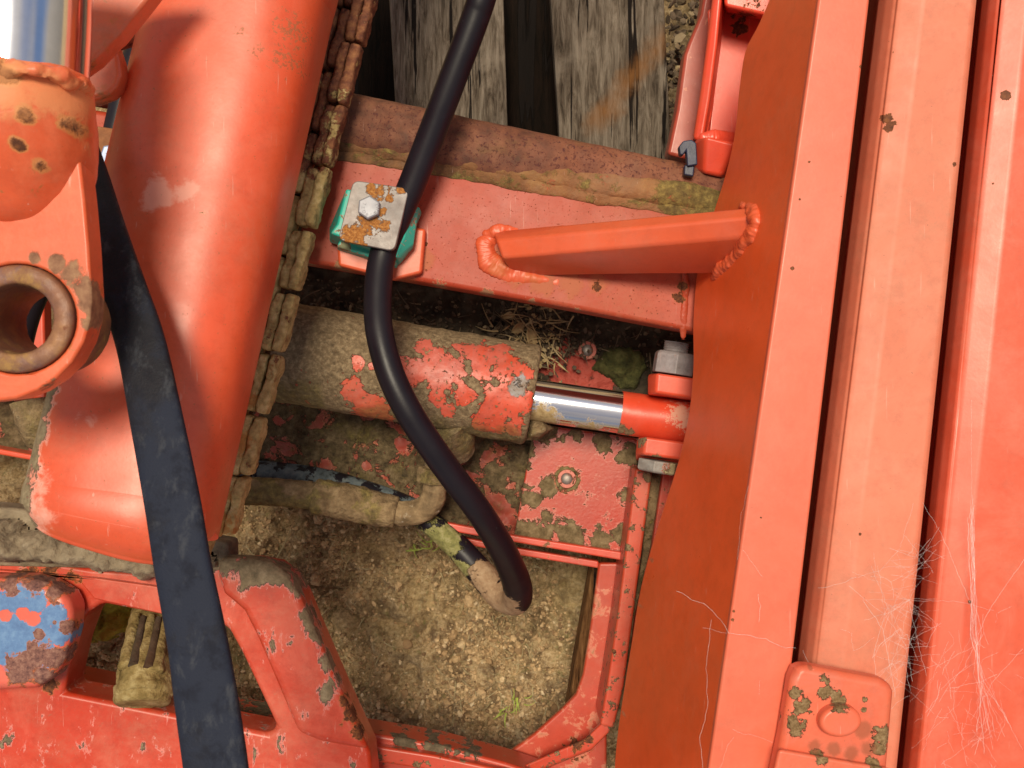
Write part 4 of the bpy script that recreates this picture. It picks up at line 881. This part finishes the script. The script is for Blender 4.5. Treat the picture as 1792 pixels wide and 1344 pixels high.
# coupling seen through the window
cp = thing('drain_coupling', 'yellow mud caked ribbed coupling seen through the casting window', 'coupling', V(255, 1160, .25))
M_ymud = mat('yellow_mud', ((.12, .08, .02), (.27, .19, .07), (.46, .36, .17)), .9, coat=0, bump=.003, bscale=240, grime=0)
def cpt(x, y, h=.30): return V(x, y, h)
tube('coupling_body', [cpt(268, 1070, .30), cpt(262, 1120, .335), cpt(256, 1170, .375), cpt(252, 1212, .392)], [.0215, .0235, .0255, .0265], M_ymud, cp, seg=56, n=14, amp=.0018, ns=60, round_end=(.004, .006))
M_slot = mat('slot_shade', ((.012, .009, .005), (.03, .022, .012), (.06, .045, .02)), .95, coat=0, bump=.001)  # near-black colour painted on raised strips as the shade between the fins
for (x0, y0, x1, y1) in ((238, 1078, 220, 1166), (264, 1080, 246, 1170), (290, 1083, 272, 1174)):
    tube('fin', [V(x0, y0, .342), V((x0+x1)/2, (y0+y1)/2, .37), V(x1, y1, .398)], [.0045, .0058, .0075], M_ymud, cp, seg=20, n=10, amp=.0012, ns=80, round_end=(.003, .003))
for (x0, y0, x1, y1) in ((251, 1080, 234, 1166), (278, 1082, 260, 1170)):
    tube('slot_shade_strip', [V(x0, y0, .348), V((x0+x1)/2, (y0+y1)/2, .376), V(x1, y1, .402)], [.003, .004, .0055], M_slot, cp, seg=12, n=4)
tube('flange_ring', [V(251, 1205, .385), V(249, 1226, .39)], [.0275, .0265], M_ymud, cp, seg=48, n=8, amp=.0015, ns=50, round_end=(.003, .004))
st = crust('mossy_stone', [(150, 1050), (250, 1062), (232, 1095), (195, 1118), (150, 1125), (120, 1110)], .20, .003, .02, .012, 30, mat('moss_yellow', ((.10, .09, .01), (.30, .27, .03), (.50, .45, .10)), .95, coat=0, bump=.004, bscale=120, grime=0))
tag(st, 'yellow green mossy stone behind the upper left corner of the casting window', 'stone')
# =================================================================== dirt, moss, leaves on the frame floor
mc = crust('moss_clump', [(1040, 640), (1055, 615), (1090, 608), (1125, 620), (1138, 645), (1118, 675), (1090, 678), (1060, 662)], .225, .0018, .020, .012, 60, mat('dark_moss', ((.02, .02, .006), (.07, .07, .02), (.14, .13, .045)), .95, coat=0, bump=.004, bscale=220, grime=0), edge=.018)
tag(mc, 'dark green moss clump beside the rivet above the chrome rod', 'moss')
def fl1(k):
    if random.random() < .6: return V(random.gauss(930, 35), random.gauss(585, 32), .232+random.random()*.012)
    x = random.uniform(500, 1200); return V(x, 500+(x-500)*.14+random.uniform(-20, 60), .228+random.random()*.006)
lumps('leaf_litter', 1300, fl1, lambda k: random.uniform(.0012, .0035), M_litter, flat=.4)
blades('leaf_litter', 160, fl1, .022, .0007, M_litter, kind='stuff', lift=.006)
M_leaf = mat('dead_leaf', ((.22, .15, .06), (.42, .32, .15), (.58, .48, .28)), .75, coat=0, bump=.001, bscale=200, grime=.3)
for i, (x, y, a, s) in enumerate(((905, 572, 40, 1.0), (926, 590, 100, 1.2), (890, 556, 10, .8), (935, 620, 60, .8))):
    vs, fs = [], []
    for u in range(9):
        t = u/8; w = .0055*math.sin(math.pi*min(1, t*1.05))**.7
        for v in (-1, -.5, 0, .5, 1): vs.append((t*.018-.009, v*w, .0025*abs(v)+.003*math.sin(t*3)+.001*fr((t, v, i), 3)))
    for u in range(8):
        for v in range(4): q = u*5+v; fs.append((q, q+1, q+6, q+5))
    o = link('dead_leaf', mesh('dead_leaf', vs, fs), M_leaf); o.location = V(x, y, .246); o.rotation_euler = (random.uniform(-.5, .5), random.uniform(-.4, .4), R(a)); o.scale = (s, s, s)
    so_ = o.modifiers.new('thickness', 'SOLIDIFY'); so_.thickness = .0004
    tag(o, ['pale curled dead leaf in the dirt left of the rivet', 'largest tan dead leaf beside the end of the muddy cylinder', 'small dead leaf touching the edge of the cross beam', 'brown dead leaf right against the cylinder end cap'][i], 'leaf', 'dead leaves by the cylinder end')
tw = stalk('twig', (915, 545), (1000, 612), .0009, .25, M_litter, 'thin straight twig pointing down to the shaded rivet', 'twig')
# =================================================================== cobwebs
def web(name, label, paths, surf_h, rad=.000065):
    vs, fs = [], []
    def strand(P, r):
        o = len(vs)
        for i, p in enumerate(P):
            t = (P[min(i+1, len(P)-1)]-P[max(i-1, 0)]).normalized() if len(P) > 1 else Vector((1, 0, 0))
            s = t.cross(Vector((0, 0, 1))).normalized(); u = s.cross(t)
            for k in range(3): a = 2.094*k; vs.append(p+(s*math.cos(a)+u*math.sin(a))*r)
        for i in range(len(P)-1):
            for k in range(3): fs.append((o+i*3+k, o+i*3+(k+1) % 3, o+(i+1)*3+(k+1) % 3, o+(i+1)*3+k))
    for P, r in paths:
        Q = []
        for i in range(len(P)-1):
            a, b = P[i], P[i+1]; n = max(2, int((b-a).length/.004))
            for k in range(n): Q.append(a.lerp(b, k/n)+Vector((random.gauss(0, .0004), random.gauss(0, .0004), 0)))
        Q.append(P[-1]); strand(Q, rad*r)
    return tag(link(name, mesh(name, vs, fs), M_web, kind='stuff'), label, 'cobweb', 'cobwebs across the right hand beams')
def PX(*l, h=.612): return [V(x, y, h) for x, y in l]
wA = [(PX((1185, 1035), (1240, 1062), (1262, 1085), (1275, 1108), (1340, 1118), (1375, 1134), (1392, 1134)), 1.6), (PX((1244, 1085), (1236, 1170), (1240, 1230), (1225, 1290), (1230, 1344)), 1.2),
      (PX((1325, 1040), (1332, 1060), (1328, 1088)), 1.2), (PX((1300, 962), (1335, 1010)), .8), (PX((1290, 980), (1298, 900), (1310, 850)), .6), (PX((1282, 1278), (1330, 1290), (1352, 1300)), .9), (PX((1230, 1098), (1272, 1108)), .9), (PX((1330, 1190), (1328, 1215)), .6), (PX((1260, 1344), (1272, 1305), (1284, 1290)), .8)]
web('cobweb', 'thin cobweb thread lying over the long right rail', wA, RH+.006)
wB = []
cxs = [(1565, 1060), (1575, 1100), (1562, 1160), (1590, 1050), (1600, 1120), (1560, 1020), (1548, 1075)]
for k in range(42):
    a = random.choice(cxs); b = (a[0]+random.gauss(0, 45), a[1]+random.gauss(0, 70)); c = ((a[0]+b[0])/2+random.gauss(0, 8), (a[1]+b[1])/2+random.gauss(0, 8))
    wB.append((PX(a, c, b, h=.600+random.random()*.01), random.uniform(.4, 1.1)))
wB += [(PX((1510, 1050), (1545, 1100), (1560, 1180), (1566, 1220), h=.602), 1.5), (PX((1510, 1050), (1640, 1048), h=.602), .8), (PX((1500, 1010), (1540, 1000), (1575, 960), (1598, 880), h=.602), .9), (PX((1430, 1028), (1448, 1028), (1500, 1010), h=.602), 1.2),
       (PX((1405, 1140), (1415, 1160), (1420, 1162), h=.602), 1.2), (PX((1615, 880), (1650, 940), (1700, 1060), (1712, 1130), h=.612), 1), (PX((1470, 1100), (1490, 1110), (1495, 1140), (1530, 1115), h=.602), .8)]
for k in range(36):
    y = random.uniform(950, 1230); x = 1590-(y-1000)*.09
    wB.append((PX((x-random.uniform(5, 50), y+random.gauss(0, 16)), (x+8, y+random.gauss(0, 8)), (x+random.uniform(15, 70), y+random.gauss(0, 25)), h=.603), random.uniform(.5, 1.1)))
web('cobweb', 'tangled white cobweb bridging the gap between the two right hand beams', wB, .6)
wC = []
for k in range(10):
    x = 1700+random.gauss(0, 4); wC.append((PX((x, 860+random.random()*80), (x+3, 1000), (1707+random.gauss(0, 5), 1110), (1716+random.gauss(0, 10), 1180), (1750+random.gauss(0, 24), 1260+random.random()*60), h=.614), random.uniform(.6, 1.3)))
for k in range(70):
    x, y = random.gauss(1690, 45), random.gauss(1220, 75); a = random.gauss(1.9, .7); l = random.uniform(20, 90)
    wC.append((PX((x, y), (x+math.cos(a)*l*.5+random.gauss(0, 6), y+math.sin(a)*l*.5), (x+math.cos(a)*l, y+math.sin(a)*l), h=.613), random.uniform(.4, .9)))
wC += [(PX((1792, 980), (1735, 1060), (1712, 1110), h=.614), 1), (PX((1700, 700), (1701, 860), (1702, 900), h=.614), .6), (PX((1790, 1135), (1740, 1190), (1700, 1260), h=.614), .7)]
web('cobweb', 'white feathery cobweb spread on the outer beam at the lower right', wC, .61)

def fl2(k): return V(random.gauss(925, 24)+k*.3, random.gauss(580, 26)+k*.3, .240+random.random()*.012)
lumps('leaf_fragments', 70, fl2, lambda k: random.uniform(.0015, .0045), M_leaf, flat=.18)
blades('leaf_fragments', 60, fl2, .022, .0009, M_leaf, kind='stuff', lift=.006)
